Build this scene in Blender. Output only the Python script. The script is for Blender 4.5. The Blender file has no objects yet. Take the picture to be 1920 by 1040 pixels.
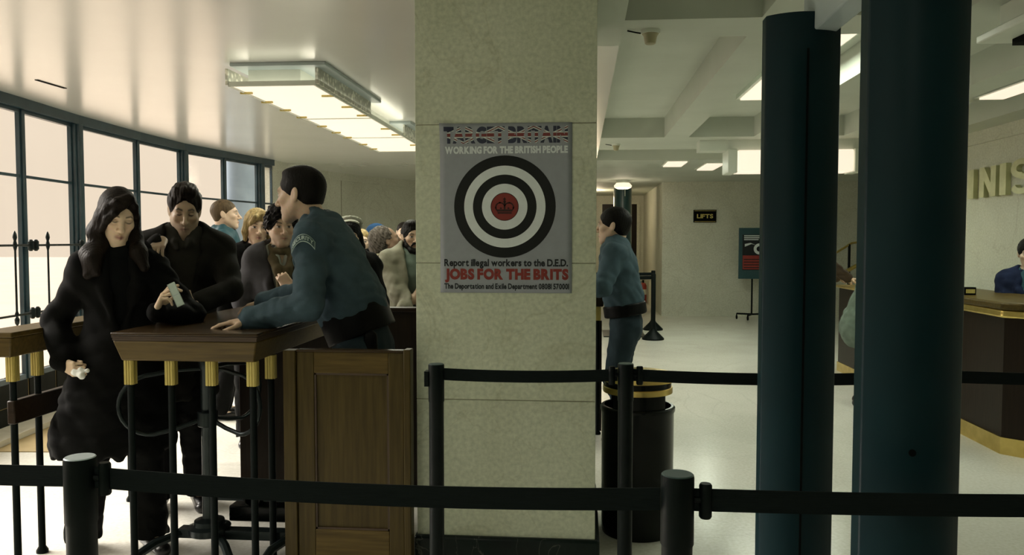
import bpy, math, random
import numpy as np
from mathutils import Matrix, Vector

sc = bpy.context.scene
COL = sc.collection
R = math.radians

# ------------------------------------------------------------------ camera
CAM_H = 1.45
cam_d = bpy.data.cameras.new('camera')
cam_d.sensor_width = 36.0
cam_d.lens = 36.0 * 1500 / 1920
cam_d.clip_start = 0.05
cam_d.clip_end = 200
cam = bpy.data.objects.new('camera', cam_d)
COL.objects.link(cam)
cam.location = (0, 0, CAM_H)
cam.rotation_euler = (R(90) - math.atan(70 / 1500), 0, R(4.9))
sc.camera = cam

# ------------------------------------------------------------------ world, sun, exposure
sc.view_settings.view_transform = 'Standard'
sc.view_settings.look = 'None'
sc.view_settings.gamma = 1.0
sc.view_settings.use_curve_mapping = False
sc.view_settings.exposure = 0.0
world = bpy.data.worlds.new('overcast_daylight')
sc.world = world
world.use_nodes = True
wn = world.node_tree.nodes
wn['Background'].inputs[0].default_value = (0.945, 0.79, 0.615, 1)
wn['Background'].inputs[1].default_value = 1.02

def lamp(kind, name, loc, energy, color, size=0.5, size_y=None, rot=(0, 0, 0), spread=None):
    d = bpy.data.lights.new(name, kind)
    d.energy = energy
    d.color = color
    if kind == 'AREA':
        d.shape = 'RECTANGLE'
        d.size = size
        d.size_y = size_y or size
        if spread:
            d.spread = spread
    elif kind == 'SUN':
        d.angle = size
    else:
        d.shadow_soft_size = size
    o = bpy.data.objects.new(name, d)
    o.location = loc
    o.rotation_euler = rot
    COL.objects.link(o)
    return o

# daylight from a low, hazy sun behind the cloud, entering through the window wall
sun = lamp('SUN', 'hazy_sun', (-12, 4, 8), 17.0, (1.0, 0.93, 0.84), R(50))
sun.rotation_euler = Vector((1.0, -0.12, -0.72)).to_track_quat('-Z', 'Y').to_euler()

GREEN = (0.91, 1.0, 0.82)
WARM = (1.0, 0.84, 0.62)

# ------------------------------------------------------------------ helpers
def tag(o, label=None, cat=None, group=None, kind=None):
    if label: o['label'] = label
    if cat: o['category'] = cat
    if group: o['group'] = group
    if kind: o['kind'] = kind
    return o

def thing(name, label, cat, loc=(0, 0, 0), rotz=0.0, group=None):
    o = bpy.data.objects.new(name, None)
    o.empty_display_size = 0.1
    o.location = loc
    o.rotation_euler = (0, 0, rotz)
    COL.objects.link(o)
    return tag(o, label, cat, group)

class MB:
    """collects shapes of one mesh"""
    def __init__(s):
        s.v = []; s.f = []
    def add(s, vs, fs):
        o = len(s.v)
        s.v += [tuple(map(float, v)) for v in vs]
        s.f += [tuple(i + o for i in f) for f in fs]
        return s
    def box(s, x0, x1, y0, y1, z0, z1):
        return s.add([(x0, y0, z0), (x1, y0, z0), (x1, y1, z0), (x0, y1, z0), (x0, y0, z1), (x1, y0, z1), (x1, y1, z1), (x0, y1, z1)],
                     [(0, 3, 2, 1), (4, 5, 6, 7), (0, 1, 5, 4), (1, 2, 6, 5), (2, 3, 7, 6), (3, 0, 4, 7)])
    def prism(s, poly, z0, z1):
        """polygon (counter-clockwise seen from above) extruded from z0 to z1"""
        n = len(poly)
        vs = [(x, y, z0) for x, y in poly] + [(x, y, z1) for x, y in poly]
        fs = [tuple(reversed(range(n))), tuple(range(n, 2 * n))]
        fs += [(i, (i + 1) % n, n + (i + 1) % n, n + i) for i in range(n)]
        return s.add(vs, fs)
    def slab(s, poly, y0, y1):
        """polygon in x-z (counter-clockwise seen from -Y) extruded from y0 (front) to y1"""
        n = len(poly)
        vs = [(x, y0, z) for x, z in poly] + [(x, y1, z) for x, z in poly]
        fs = [tuple(range(n)), tuple(reversed(range(n, 2 * n)))]
        fs += [((i + 1) % n, i, n + i, n + (i + 1) % n) for i in range(n)]
        return s.add(vs, fs)
    def ring(s, cx, cz, r0, r1, y0, y1, n=64):
        """flat ring (or disc when r0 is 0) facing -Y"""
        vs = []; fs = []
        for i in range(n):
            a = 2 * math.pi * i / n
            c, q = math.cos(a), math.sin(a)
            vs += [(cx + r0 * c, y0, cz + r0 * q), (cx + r1 * c, y0, cz + r1 * q), (cx + r1 * c, y1, cz + r1 * q), (cx + r0 * c, y1, cz + r0 * q)]
        for i in range(n):
            a, b = 4 * i, 4 * ((i + 1) % n)
            fs += [(a, a + 1, b + 1, b), (a + 1, a + 2, b + 2, b + 1)]
            if r0 > 0:
                fs += [(a + 3, a, b, b + 3)]
        return s.add(vs, fs)
    def lathe(s, prof, c=(0, 0, 0), n=32):
        """profile of (radius, z) going up, turned about a vertical axis"""
        vs = []; fs = []
        m = len(prof)
        for i in range(n):
            a = 2 * math.pi * i / n
            for r, z in prof:
                vs.append((c[0] + r * math.cos(a), c[1] + r * math.sin(a), c[2] + z))
        for i in range(n):
            j = (i + 1) % n
            for k in range(m - 1):
                fs.append((i * m + k, j * m + k, j * m + k + 1, i * m + k + 1))
        fs.append(tuple(i * m for i in reversed(range(n))))
        fs.append(tuple(i * m + m - 1 for i in range(n)))
        return s.add(vs, fs)
    def tube(s, path, r, n=12, closed=False):
        pts = [Vector(p) for p in path]
        m = len(pts)
        vs = []; fs = []
        up = None
        for i, p in enumerate(pts):
            if closed:
                t = pts[(i + 1) % m] - pts[i - 1]
            else:
                t = pts[min(i + 1, m - 1)] - pts[max(i - 1, 0)]
            t.normalize()
            if up is None:
                up = Vector((0, 0, 1)) if abs(t.z) < 0.9 else Vector((1, 0, 0))
            u = up - t * up.dot(t)
            u.normalize()
            w = t.cross(u)
            up = u
            rr = r[i] if isinstance(r, (list, tuple)) else r
            for k in range(n):
                a = 2 * math.pi * k / n
                vs.append(tuple(p + u * (rr * math.cos(a)) + w * (rr * math.sin(a))))
        for i in range(m if closed else m - 1):
            j = (i + 1) % m
            for k in range(n):
                l = (k + 1) % n
                fs.append((i * n + k, i * n + l, j * n + l, j * n + k))
        if not closed:
            fs.append(tuple(reversed(range(n))))
            fs.append(tuple(range((m - 1) * n, m * n)))
        return s.add(vs, fs)
    def cyl(s, p0, p1, r, n=24):
        return s.tube([p0, p1], r, n)
    def strip(s, pts, h, t):
        """belt webbing: a vertical band of height h and thickness t along points (its top edge)"""
        vs = []; fs = []
        P = [Vector(p) for p in pts]
        for i, p in enumerate(P):
            d = P[min(i + 1, len(P) - 1)] - P[max(i - 1, 0)]
            q = Vector((-d.y, d.x, 0)).normalized() * (t / 2)
            for a in (p - q, p + q, p + q - Vector((0, 0, h)), p - q - Vector((0, 0, h))):
                vs.append(tuple(a))
        for i in range(len(P) - 1):
            for k in range(4):
                l = (k + 1) % 4
                fs.append((4 * i + k, 4 * i + l, 4 * i + 4 + l, 4 * i + 4 + k))
        fs += [(3, 2, 1, 0), tuple(4 * (len(P) - 1) + k for k in range(4))]
        return s.add(vs, fs)

def mesh_obj(name, verts, faces, mat, parent=None, smooth=True, angle=35, origin=None):
    me = bpy.data.meshes.new(name)
    me.from_pydata(verts, [], faces)
    me.validate()
    if mat is not None:
        me.materials.append(mat)
    if smooth:
        me.polygons.foreach_set('use_smooth', [True] * len(me.polygons))
        me.set_sharp_from_angle(angle=R(angle))
    me.update()
    o = bpy.data.objects.new(name, me)
    COL.objects.link(o)
    if parent is not None:
        o.parent = parent
    return o

def part(name, mb, mat, parent=None, bevel=0.0, label=None, seg=2):
    """links the collected shapes as ONE mesh; shapes are given in world coordinates and moved into the (unrotated) parent's frame"""
    v = mb.v
    off = None
    if parent is not None:
        off = Vector((0, 0, 0))
        q = parent
        while q is not None:
            off += q.location
            q = q.parent
        v = [(a - off.x, b - off.y, c - off.z) for a, b, c in v]
    o = mesh_obj(name, v, mb.f, mat, parent)
    if bevel:
        m = o.modifiers.new('edge', 'BEVEL')
        m.width = bevel; m.segments = seg; m.limit_method = 'ANGLE'; m.angle_limit = R(40)
        m.harden_normals = False
    if label:
        o['label'] = label
    return o

def struct(name, mb, mat, label=None, bevel=0.0, parent=None):
    o = part(name, mb, mat, parent, bevel)
    if parent is None:
        tag(o, label, name.split('_')[0], None, 'structure')
    return o

def copy_tree(o, parent=None):
    c = o.copy()
    COL.objects.link(c)
    if parent is not None:
        c.parent = parent
    for ch in [k for k in COL.objects if k.parent == o]:
        copy_tree(ch, c)
    return c

# ------------------------------------------------------------------ materials
def nodes(name):
    m = bpy.data.materials.new(name)
    m.use_nodes = True
    nt = m.node_tree
    return m, nt, nt.nodes['Principled BSDF']

def setin(b, **k):
    names = dict(rough='Roughness', metal='Metallic', spec='Specular IOR Level', coat='Coat Weight', sheen='Sheen Weight')
    for a, v in k.items():
        b.inputs[names[a]].default_value = v

def noise_mat(name, c1, c2, scale=6, rough=0.6, metal=0, stretch=(1, 1, 1), bump=0.0, bscale=60, detail=4, spec=0.5, sheen=0.0, coat=0.0):
    m, nt, b = nodes(name)
    L = nt.links
    tc = nt.nodes.new('ShaderNodeTexCoord')
    mp = nt.nodes.new('ShaderNodeMapping')
    mp.inputs['Scale'].default_value = stretch
    L.new(tc.outputs['Object'], mp.inputs[0])
    n = nt.nodes.new('ShaderNodeTexNoise')
    n.inputs['Scale'].default_value = scale
    n.inputs['Detail'].default_value = detail
    L.new(mp.outputs[0], n.inputs['Vector'])
    r = nt.nodes.new('ShaderNodeValToRGB')
    r.color_ramp.elements[0].position = 0.32
    r.color_ramp.elements[1].position = 0.68
    r.color_ramp.elements[0].color = (*c1, 1)
    r.color_ramp.elements[1].color = (*c2, 1)
    L.new(n.outputs['Fac'], r.inputs[0])
    L.new(r.outputs[0], b.inputs['Base Color'])
    setin(b, rough=rough, metal=metal, spec=spec, sheen=sheen, coat=coat)
    if bump:
        n2 = nt.nodes.new('ShaderNodeTexNoise')
        n2.inputs['Scale'].default_value = bscale
        n2.inputs['Detail'].default_value = 3
        L.new(mp.outputs[0], n2.inputs['Vector'])
        bp = nt.nodes.new('ShaderNodeBump')
        bp.inputs['Strength'].default_value = bump
        bp.inputs['Distance'].default_value = 0.004
        L.new(n2.outputs['Fac'], bp.inputs['Height'])
        L.new(bp.outputs[0], b.inputs['Normal'])
    return m

def wood_mat(name, c1, c2, vertical=True, rough=0.38):
    return noise_mat(name, c1, c2, 9, rough, 0, (7, 7, 0.45) if vertical else (0.45, 7, 7), 0.12, 22, 7, spec=0.18)

def marble_mat(name, c1, c2, vein, scale=2.2, rough=0.3, veinw=0.03):
    m, nt, b = nodes(name)
    L = nt.links
    tc = nt.nodes.new('ShaderNodeTexCoord')
    n = nt.nodes.new('ShaderNodeTexNoise')
    n.inputs['Scale'].default_value = scale
    n.inputs['Detail'].default_value = 8
    n.inputs['Distortion'].default_value = 0.8
    L.new(tc.outputs['Object'], n.inputs['Vector'])
    r = nt.nodes.new('ShaderNodeValToRGB')
    r.color_ramp.elements[0].position = 0.3
    r.color_ramp.elements[1].position = 0.72
    r.color_ramp.elements[0].color = (*c1, 1)
    r.color_ramp.elements[1].color = (*c2, 1)
    L.new(n.outputs['Fac'], r.inputs[0])
    n2 = nt.nodes.new('ShaderNodeTexNoise')
    n2.inputs['Scale'].default_value = scale * 0.55
    n2.inputs['Detail'].default_value = 5
    n2.inputs['Distortion'].default_value = 1.6
    L.new(tc.outputs['Object'], n2.inputs['Vector'])
    v = nt.nodes.new('ShaderNodeValToRGB')
    e = v.color_ramp.elements
    e[0].position = 0.5 - veinw; e[0].color = (0, 0, 0, 1)
    e[1].position = 0.5 + veinw; e[1].color = (0, 0, 0, 1)
    k = e.new(0.5); k.color = (0.6, 0.6, 0.6, 1)
    L.new(n2.outputs['Fac'], v.inputs[0])
    mx = nt.nodes.new('ShaderNodeMixRGB')
    L.new(v.outputs[0], mx.inputs[0])
    L.new(r.outputs[0], mx.inputs[1])
    mx.inputs[2].default_value = (*vein, 1)
    n3 = nt.nodes.new('ShaderNodeTexNoise')
    n3.inputs['Scale'].default_value = 55
    n3.inputs['Detail'].default_value = 3
    L.new(tc.outputs['Object'], n3.inputs['Vector'])
    mx2 = nt.nodes.new('ShaderNodeMixRGB')
    mx2.blend_type = 'OVERLAY'
    mx2.inputs[0].default_value = 0.35
    L.new(mx.outputs[0], mx2.inputs[1])
    L.new(n3.outputs['Fac'], mx2.inputs[2])
    hs = nt.nodes.new('ShaderNodeHueSaturation')
    hs.inputs['Saturation'].default_value = 0.8
    L.new(mx2.outputs[0], hs.inputs['Color'])
    L.new(hs.outputs[0], b.inputs['Base Color'])
    setin(b, rough=rough)
    return m

def glow_mat(name, color, strength=1.0):
    m, nt, b = nodes(name)
    n = nt.nodes.new('ShaderNodeTexNoise')
    n.inputs['Scale'].default_value = 3
    tc = nt.nodes.new('ShaderNodeTexCoord')
    nt.links.new(tc.outputs['Object'], n.inputs['Vector'])
    r = nt.nodes.new('ShaderNodeValToRGB')
    r.color_ramp.elements[0].color = (color[0] * 0.97, color[1] * 0.96, color[2] * 0.94, 1)
    r.color_ramp.elements[1].color = (*color, 1)
    nt.links.new(n.outputs['Fac'], r.inputs[0])
    nt.links.new(r.outputs[0], b.inputs['Emission Color'])
    b.inputs['Emission Strength'].default_value = strength
    b.inputs['Base Color'].default_value = (0.5, 0.5, 0.45, 1)
    return m

M = {}
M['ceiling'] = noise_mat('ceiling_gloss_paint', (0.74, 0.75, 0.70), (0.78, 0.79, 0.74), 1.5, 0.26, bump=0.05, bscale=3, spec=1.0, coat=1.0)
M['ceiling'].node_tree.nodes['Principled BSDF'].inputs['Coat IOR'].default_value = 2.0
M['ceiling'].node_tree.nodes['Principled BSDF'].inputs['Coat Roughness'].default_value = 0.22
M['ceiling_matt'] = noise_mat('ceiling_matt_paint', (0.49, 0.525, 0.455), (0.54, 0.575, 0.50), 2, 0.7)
M['floor'] = marble_mat('floor_stone', (0.60, 0.585, 0.50), (0.69, 0.675, 0.585), (0.56, 0.54, 0.46), 1.2, 0.22, 0.010)
M['marble'] = marble_mat('cream_marble', (0.42, 0.47, 0.31), (0.49, 0.54, 0.38), (0.38, 0.40, 0.25), 2.4, 0.4, 0.010)
M['wall'] = marble_mat('wall_stone', (0.50, 0.51, 0.39), (0.57, 0.58, 0.46), (0.45, 0.44, 0.33), 1.6, 0.5, 0.01)
M['joint'] = noise_mat('joint_grey', (0.22, 0.21, 0.15), (0.28, 0.27, 0.2), 20, 0.8)
M['dark_marble'] = marble_mat('dark_green_marble', (0.003, 0.007, 0.006), (0.006, 0.014, 0.011), (0.10, 0.11, 0.08), 5, 0.3, 0.006)
M['dark_marble'].node_tree.nodes['Principled BSDF'].inputs['Specular IOR Level'].default_value = 0.15
M['teal'] = noise_mat('teal_enamel', (0.0014, 0.0145, 0.0195), (0.002, 0.019, 0.025), 4, 0.42, bump=0.03, bscale=40, spec=0.2)
M['teal_light'] = noise_mat('teal_paint', (0.012, 0.055, 0.066), (0.018, 0.07, 0.082), 4, 0.3, bump=0.05, bscale=25)
M['black'] = noise_mat('black_powder_coat', (0.0022, 0.0045, 0.0042), (0.0036, 0.0065, 0.006), 20, 0.45, bump=0.03, bscale=80, spec=0.1)
M['black_gloss'] = noise_mat('black_gloss_enamel', (0.002, 0.0035, 0.003), (0.0035, 0.005, 0.0045), 8, 0.22, spec=0.18)
M['webbing'] = noise_mat('black_webbing', (0.0022, 0.005, 0.005), (0.0045, 0.008, 0.008), 120, 0.8, stretch=(0.2, 0.2, 3), bump=0.2, bscale=200, spec=0.15)
M['steel_dark'] = noise_mat('dark_steel', (0.008, 0.014, 0.014), (0.016, 0.024, 0.024), 14, 0.33, metal=0.6)
M['post_cap'] = noise_mat('satin_steel_cap', (0.38, 0.45, 0.48), (0.46, 0.53, 0.56), 30, 0.4, metal=0.2)
M['post_cap_dark'] = noise_mat('dark_green_cap', (0.015, 0.04, 0.038), (0.022, 0.055, 0.05), 30, 0.5)
M['brass'] = noise_mat('polished_brass', (0.62, 0.46, 0.14), (0.74, 0.57, 0.2), 12, 0.28, metal=1.0)
M['brass_old'] = noise_mat('aged_fluted_brass', (0.42, 0.34, 0.09), (0.55, 0.46, 0.15), 60, 0.45, metal=0.35, stretch=(1, 1, 0.1))
M['oak'] = wood_mat('oak_panel', (0.037, 0.0255, 0.006), (0.062, 0.0445, 0.0115), True)
M['oak_h'] = wood_mat('oak_rail', (0.054, 0.036, 0.0085), (0.094, 0.064, 0.017), False)
M['oak_top'] = wood_mat('dark_oak_top', (0.026, 0.016, 0.007), (0.042, 0.027, 0.012), False, 0.25)
M['oak_line'] = noise_mat('oak_recess', (0.03, 0.016, 0.006), (0.045, 0.024, 0.009), 10, 0.6)
M['dark_wood'] = wood_mat('dark_stained_wood', (0.010, 0.0065, 0.0035), (0.017, 0.011, 0.006), True)
M['dark_wood_h'] = wood_mat('dark_stained_rail', (0.012, 0.007, 0.0035), (0.02, 0.012, 0.006), False)
M['red_wood'] = wood_mat('red_brown_wood', (0.010, 0.006, 0.0035), (0.017, 0.010, 0.006), True)
M['window_steel'] = noise_mat('blue_grey_window_steel', (0.014, 0.034, 0.045), (0.022, 0.05, 0.064), 8, 0.34)
M['dark_tile'] = noise_mat('dark_wall_tile', (0.006, 0.007, 0.006), (0.011, 0.012, 0.010), 8, 0.6, spec=0.1)
M['white_stone'] = noise_mat('white_kerb_stone', (0.62, 0.58, 0.48), (0.7, 0.66, 0.55), 5, 0.4)
M['tan_stone'] = noise_mat('tan_kerb_stone', (0.26, 0.19, 0.07), (0.32, 0.24, 0.1), 6, 0.6)
M['column_grey'] = noise_mat('blue_grey_stone', (0.13, 0.18, 0.24), (0.17, 0.23, 0.30), 3, 0.7)
M['white_metal'] = noise_mat('white_enamel', (0.62, 0.66, 0.58), (0.68, 0.72, 0.64), 5, 0.4)
M['grey_metal'] = noise_mat('grey_enamel', (0.33, 0.40, 0.40), (0.38, 0.45, 0.45), 5, 0.4)
M['off_black'] = noise_mat('off_black', (0.003, 0.0035, 0.003), (0.005, 0.0055, 0.005), 30, 0.8, spec=0.05)
M['glow'] = glow_mat('lit_diffuser', (0.95, 0.80, 0.63), 1.0)
M['glow_bulb'] = glow_mat('lit_globe', (1.0, 0.86, 0.62), 1.1)
M['red'] = noise_mat('red_enamel', (0.22, 0.02, 0.012), (0.28, 0.03, 0.02), 10, 0.4)
M['paper'] = noise_mat('pale_green_paper', (0.40, 0.50, 0.44), (0.47, 0.57, 0.5), 40, 0.7)
M['tissue'] = noise_mat('white_tissue', (0.62, 0.64, 0.58), (0.72, 0.74, 0.68), 30, 0.9)

def glass_mat():
    m, nt, b = nodes('window_glass')
    nt.nodes.remove(b)
    out = [n for n in nt.nodes if n.type == 'OUTPUT_MATERIAL'][0]
    t = nt.nodes.new('ShaderNodeBsdfTransparent')
    t.inputs[0].default_value = (0.985, 0.985, 0.985, 1)
    g = nt.nodes.new('ShaderNodeBsdfGlossy')
    g.inputs['Roughness'].default_value = 0.03
    n = nt.nodes.new('ShaderNodeTexNoise')
    n.inputs['Scale'].default_value = 2
    mr = nt.nodes.new('ShaderNodeMapRange')
    mr.inputs['To Min'].default_value = 0.035
    mr.inputs['To Max'].default_value = 0.05
    nt.links.new(n.outputs['Fac'], mr.inputs['Value'])
    mx = nt.nodes.new('ShaderNodeMixShader')
    nt.links.new(mr.outputs[0], mx.inputs[0])
    nt.links.new(t.outputs[0], mx.inputs[1])
    nt.links.new(g.outputs[0], mx.inputs[2])
    nt.links.new(mx.outputs[0], out.inputs[0])
    return m
M['glass'] = glass_mat()
M['pavement'] = noise_mat('pale_pavement', (0.28, 0.235, 0.19), (0.32, 0.265, 0.215), 0.6, 0.8)

def ornate_mat():
    m, nt, b = nodes('pierced_cast_metal')
    tc = nt.nodes.new('ShaderNodeTexCoord')
    v = nt.nodes.new('ShaderNodeTexVoronoi')
    v.inputs['Scale'].default_value = 26
    nt.links.new(tc.outputs['Object'], v.inputs['Vector'])
    r = nt.nodes.new('ShaderNodeValToRGB')
    r.color_ramp.elements[0].position = 0.25
    r.color_ramp.elements[1].position = 0.5
    r.color_ramp.elements[0].color = (0.88, 0.88, 0.76, 1)
    r.color_ramp.elements[1].color = (0.46, 0.47, 0.40, 1)
    nt.links.new(v.outputs['Distance'], r.inputs[0])
    nt.links.new(r.outputs[0], b.inputs['Base Color'])
    bp = nt.nodes.new('ShaderNodeBump')
    bp.invert = True
    bp.inputs['Strength'].default_value = 0.8
    bp.inputs['Distance'].default_value = 0.01
    nt.links.new(v.outputs['Distance'], bp.inputs['Height'])
    nt.links.new(bp.outputs[0], b.inputs['Normal'])
    setin(b, rough=0.5)
    return m
M['ornate'] = ornate_mat()

# ------------------------------------------------------------------ text
def glyph(s, bold, res=4):
    cu = bpy.data.curves.new('lettering', 'FONT')
    cu.body = s
    cu.size = 1.0
    cu.offset = bold
    cu.resolution_u = res
    cu.fill_mode = 'FRONT'
    o = bpy.data.objects.new('lettering', cu)
    COL.objects.link(o)
    dg = bpy.context.evaluated_depsgraph_get()
    me = bpy.data.meshes.new_from_object(o.evaluated_get(dg))
    COL.objects.unlink(o)
    bpy.data.objects.remove(o)
    vs = np.array([v.co[:2] for v in me.vertices]).reshape(-1, 2)
    fs = [tuple(p.vertices) for p in me.polygons]
    bpy.data.meshes.remove(me)
    return vs, fs

_gl = {}
def text_mesh(s, bold=0.02, space=1.0):
    """letters set one by one so that bold strokes never run into each other"""
    V, F, pen, n = [], [], 0.0, 0
    for ch in s:
        if ch == ' ':
            pen += 0.27 * space
            continue
        if (ch, bold) not in _gl:
            _gl[(ch, bold)] = glyph(ch, bold)
        vs, fs = _gl[(ch, bold)]
        if V and (prev, ch) in (('T', 'A'), ('A', 'T')):
            pen -= 0.10
        prev = ch
        V.append(vs + np.array([pen - vs[:, 0].min(), 0]))
        F += [tuple(k + n for k in f) for f in fs]
        n += len(vs)
        pen += vs[:, 0].max() - vs[:, 0].min() + 0.03 * space
    return np.concatenate(V), F

def fit_text(s, x0, x1, z0, z1, y, bold=0.02, space=1.0):
    """flat lettering in x-z facing -Y, fitted into a box"""
    vs, fs = text_mesh(s, bold, space)
    lo, hi = vs.min(0), vs.max(0)
    u = (vs - lo) / (hi - lo)
    v = [(x0 + a * (x1 - x0), y, z0 + b * (z1 - z0)) for a, b in u]
    return v, fs

# ================================================================== THE ROOM
CEIL = 2.55
CURVE = [(-3.45, 1.2), (-3.70, 2.15), (-3.92, 3.1), (-4.10, 4.05), (-4.25, 5.0), (-4.359, 5.94), (-4.46, 6.75),
         (-4.533, 7.88), (-4.545, 8.83), (-4.431, 9.67), (-4.306, 10.46), (-4.245, 10.75)]
APSE = [(-4.245, 10.75), (-4.19, 11.6), (-4.06, 12.6), (-3.72, 13.6), (-3.1, 14.8), (-2.4, 15.45), (-0.2, 15.45)]

def seg_box(mb, p, q, din, dout, z0, z1):
    """box along p-q reaching din into the room (to the right of the p-q direction) and dout outwards"""
    d = Vector((q[0] - p[0], q[1] - p[1], 0)).normalized()
    n = Vector((d.y, -d.x, 0))
    P, Q = Vector((p[0], p[1], 0)), Vector((q[0], q[1], 0))
    a = [P - n * dout, P + n * din, Q + n * din, Q - n * dout]
    return mb.prism([(v.x, v.y) for v in a], z0, z1)

def lerp2(p, q, t):
    return (p[0] + (q[0] - p[0]) * t, p[1] + (q[1] - p[1]) * t)

def offs(pts, d):
    out = []
    for i, p in enumerate(pts):
        a, b = pts[max(i - 1, 0)], pts[min(i + 1, len(pts) - 1)]
        t = Vector((b[0] - a[0], b[1] - a[1], 0)).normalized()
        out.append((p[0] + t.y * d, p[1] - t.x * d))
    return out

struct('floor', MB().box(-5.0, 7.2, -4.2, 20.2, -0.06, 0), M['floor'], 'glossy pale stone floor of the hall')

# ceiling of the left part follows the bowed window wall
cp = [(-3.45, -4.2)] + CURVE + APSE[1:] + [(-0.2, 20.2), (0.213, 20.2), (0.213, -4.2)]
cp = [(x - (0.12 if x < -3 else 0), y) for x, y in cp]
struct('ceiling', MB().prism(list(reversed(cp)), CEIL, CEIL + 0.3), M['ceiling'], 'smooth white ceiling beside the window wall')
mb = MB().box(0.213, 7.2, -4.2, 20.2, 2.76, 2.85)
colX = [(0.213, 0.89), (1.146, 1.83), (2.08, 2.76), (3.01, 3.70)]
rowY = [(-3.9, -0.35), (0.02, 4.10), (4.47, 8.75)]
xb = [(0.89, 1.146), (1.83, 2.08), (2.76, 3.01), (3.70, 7.2)]
yb = [(-4.2, -3.9), (-0.35, 0.02), (4.10, 4.47), (8.75, 9.9), (11.2, 20.2)]
for a, b in yb:
    mb.box(0.213, 7.2, a, b, CEIL, 2.77)
for a, b in rowY:
    for c, d in xb:
        mb.box(c, d, a, b, CEIL, 2.77)
mb.box(3.70, 7.2, 9.9, 11.2, CEIL, 2.77)
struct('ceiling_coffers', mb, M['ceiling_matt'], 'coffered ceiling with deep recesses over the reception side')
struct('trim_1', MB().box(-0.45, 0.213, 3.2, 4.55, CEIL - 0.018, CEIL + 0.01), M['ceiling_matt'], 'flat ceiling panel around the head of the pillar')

# pillar with marble slabs and a dark base
PX0, PX1, PY0, PY1 = -0.707, 0.066, 3.40, 4.20
zs = [0.0, 0.762, 1.352, 1.942, CEIL]
mb = MB()
for a, b in zip(zs[:-1], zs[1:]):
    mb.box(PX0, PX1, PY0, PY1, a + (0.0015 if a else 0), b - 0.0015)
pil = struct('pillar', mb, M['marble'], 'square pillar clad in veined cream marble slabs', bevel=0.002)
struct('slab_joint', MB().box(PX0 + 0.003, PX1 - 0.003, PY0 + 0.003, PY1 - 0.003, 0.01, CEIL - 0.001), M['joint'], parent=pil)
struct('pillar_base', MB().box(PX0 - 0.012, PX1 + 0.02, PY0 - 0.022, PY1 + 0.02, 0, 0.166), M['dark_marble'], parent=pil, bevel=0.012)

# walls
mb = MB()
for p, q in zip(APSE[:-1], APSE[1:]):
    seg_box(mb, p, q, 0.0, 0.25, 0, CEIL + 0.02)
wl = struct('wall_back', mb, M['wall'], 'curved pale stone wall behind the queue')
mb = MB()
for p, q in zip(APSE[:-1], APSE[1:]):
    seg_box(mb, p, q, 0.02, 0.0, 2.43, CEIL)
struct('trim_2', mb, M['wall'], 'cornice along the curved pale stone wall')
mb = MB()
for p, q, t in [(APSE[1], APSE[2], 0.55), (APSE[2], APSE[3], 0.35), (APSE[4], APSE[5], 0.2)]:
    c = lerp2(p, q, t); d = lerp2(p, q, t + 0.015)
    seg_box(mb, c, d, 0.003, 0.0, 0, 2.43)
struct('wall_joint', mb, M['joint'], parent=wl)
struct('wall_back_right', MB().box(1.546, 7.2, 15.45, 15.7, 0, CEIL + 0.01), M['wall'], 'pale stone wall behind the easel')
struct('trim_3', MB().box(1.53, 7.2, 15.43, 15.46, 2.40, CEIL), M['wall'], 'cornice above the stone wall behind the easel')
struct('wall_passage', MB().box(-0.45, -0.2, 15.45, 20.2, 0, CEIL + 0.01).box(1.546, 1.8, 15.7, 20.2, 0, CEIL + 0.01)
       .box(-0.2, 0.45, 20.0, 20.2, 0, CEIL + 0.01).box(1.46, 1.546, 20.0, 20.2, 0, CEIL + 0.01).box(0.45, 1.46, 20.0, 20.2, 2.40, CEIL + 0.01),
       M['wall'], 'pale stone walls of the narrow passage')
struct('wall_right', MB().box(4.02, 4.25, -4.2, 10.0, 0, CEIL + 0.01), M['wall'], 'pale stone wall with raised letters behind the reception desk')
struct('trim_4', MB().box(3.995, 4.03, -4.2, 10.0, 2.42, CEIL), M['wall'], 'cornice above the raised letters')
struct('wall_stairs', MB().box(4.25, 7.2, 9.78, 10.0, 0, CEIL + 0.01).box(7.0, 7.2, 10.0, 15.5, 0, CEIL + 0.01), M['wall'], 'pale stone walls around the stairs')
struct('wall_front', MB().box(-3.6, 4.2, -4.4, -4.2, 0, 2.9), M['wall'], 'pale stone wall opposite the pillar')
struct('wall_left', MB().box(-3.75, -3.45, -4.4, 1.2, 0, CEIL + 0.01), M['wall'], 'pale stone wall before the windows')

# dark tiled sill wall and kerb below the windows
mb = MB(); mj = MB()
for p, q in zip(CURVE[:-1], CURVE[1:]):
    seg_box(mj, p, q, 0.0, 0.2, 0, 0.355)
    L = math.dist(p, q)
    k = max(1, round(L / 0.42))
    for r_, (a, b) in enumerate([(0.0, 0.175), (0.185, 0.36)]):
        for i in range(k):
            g = 0.012 / L
            seg_box(mb, lerp2(p, q, i / k + g), lerp2(p, q, (i + 1) / k - g), 0.01, 0.19, a, b)
ws = struct('wall_window_sill', mb, M['dark_tile'], 'dark tiled sill wall below the windows')
struct('tile_joint', mj, M['tan_stone'], parent=ws)
mb = MB()
poly = offs(CURVE, 0.01) + list(reversed(offs(CURVE, 0.24)))
struct('trim_5', mb.prism(list(reversed(poly)), 0, 0.045), M['white_stone'], 'white stone kerb along the foot of the window wall')
o2 = offs(CURVE, 0.245)
poly = [o2[4], o2[5], o2[6], o2[7], (-3.9, 7.9), (-3.52, 5.13), (-3.98, 5.10)]
struct('trim_6', MB().prism(list(reversed(poly)), 0, 0.006), M['tan_stone'], 'tan floor strip inside the white kerb')

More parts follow.
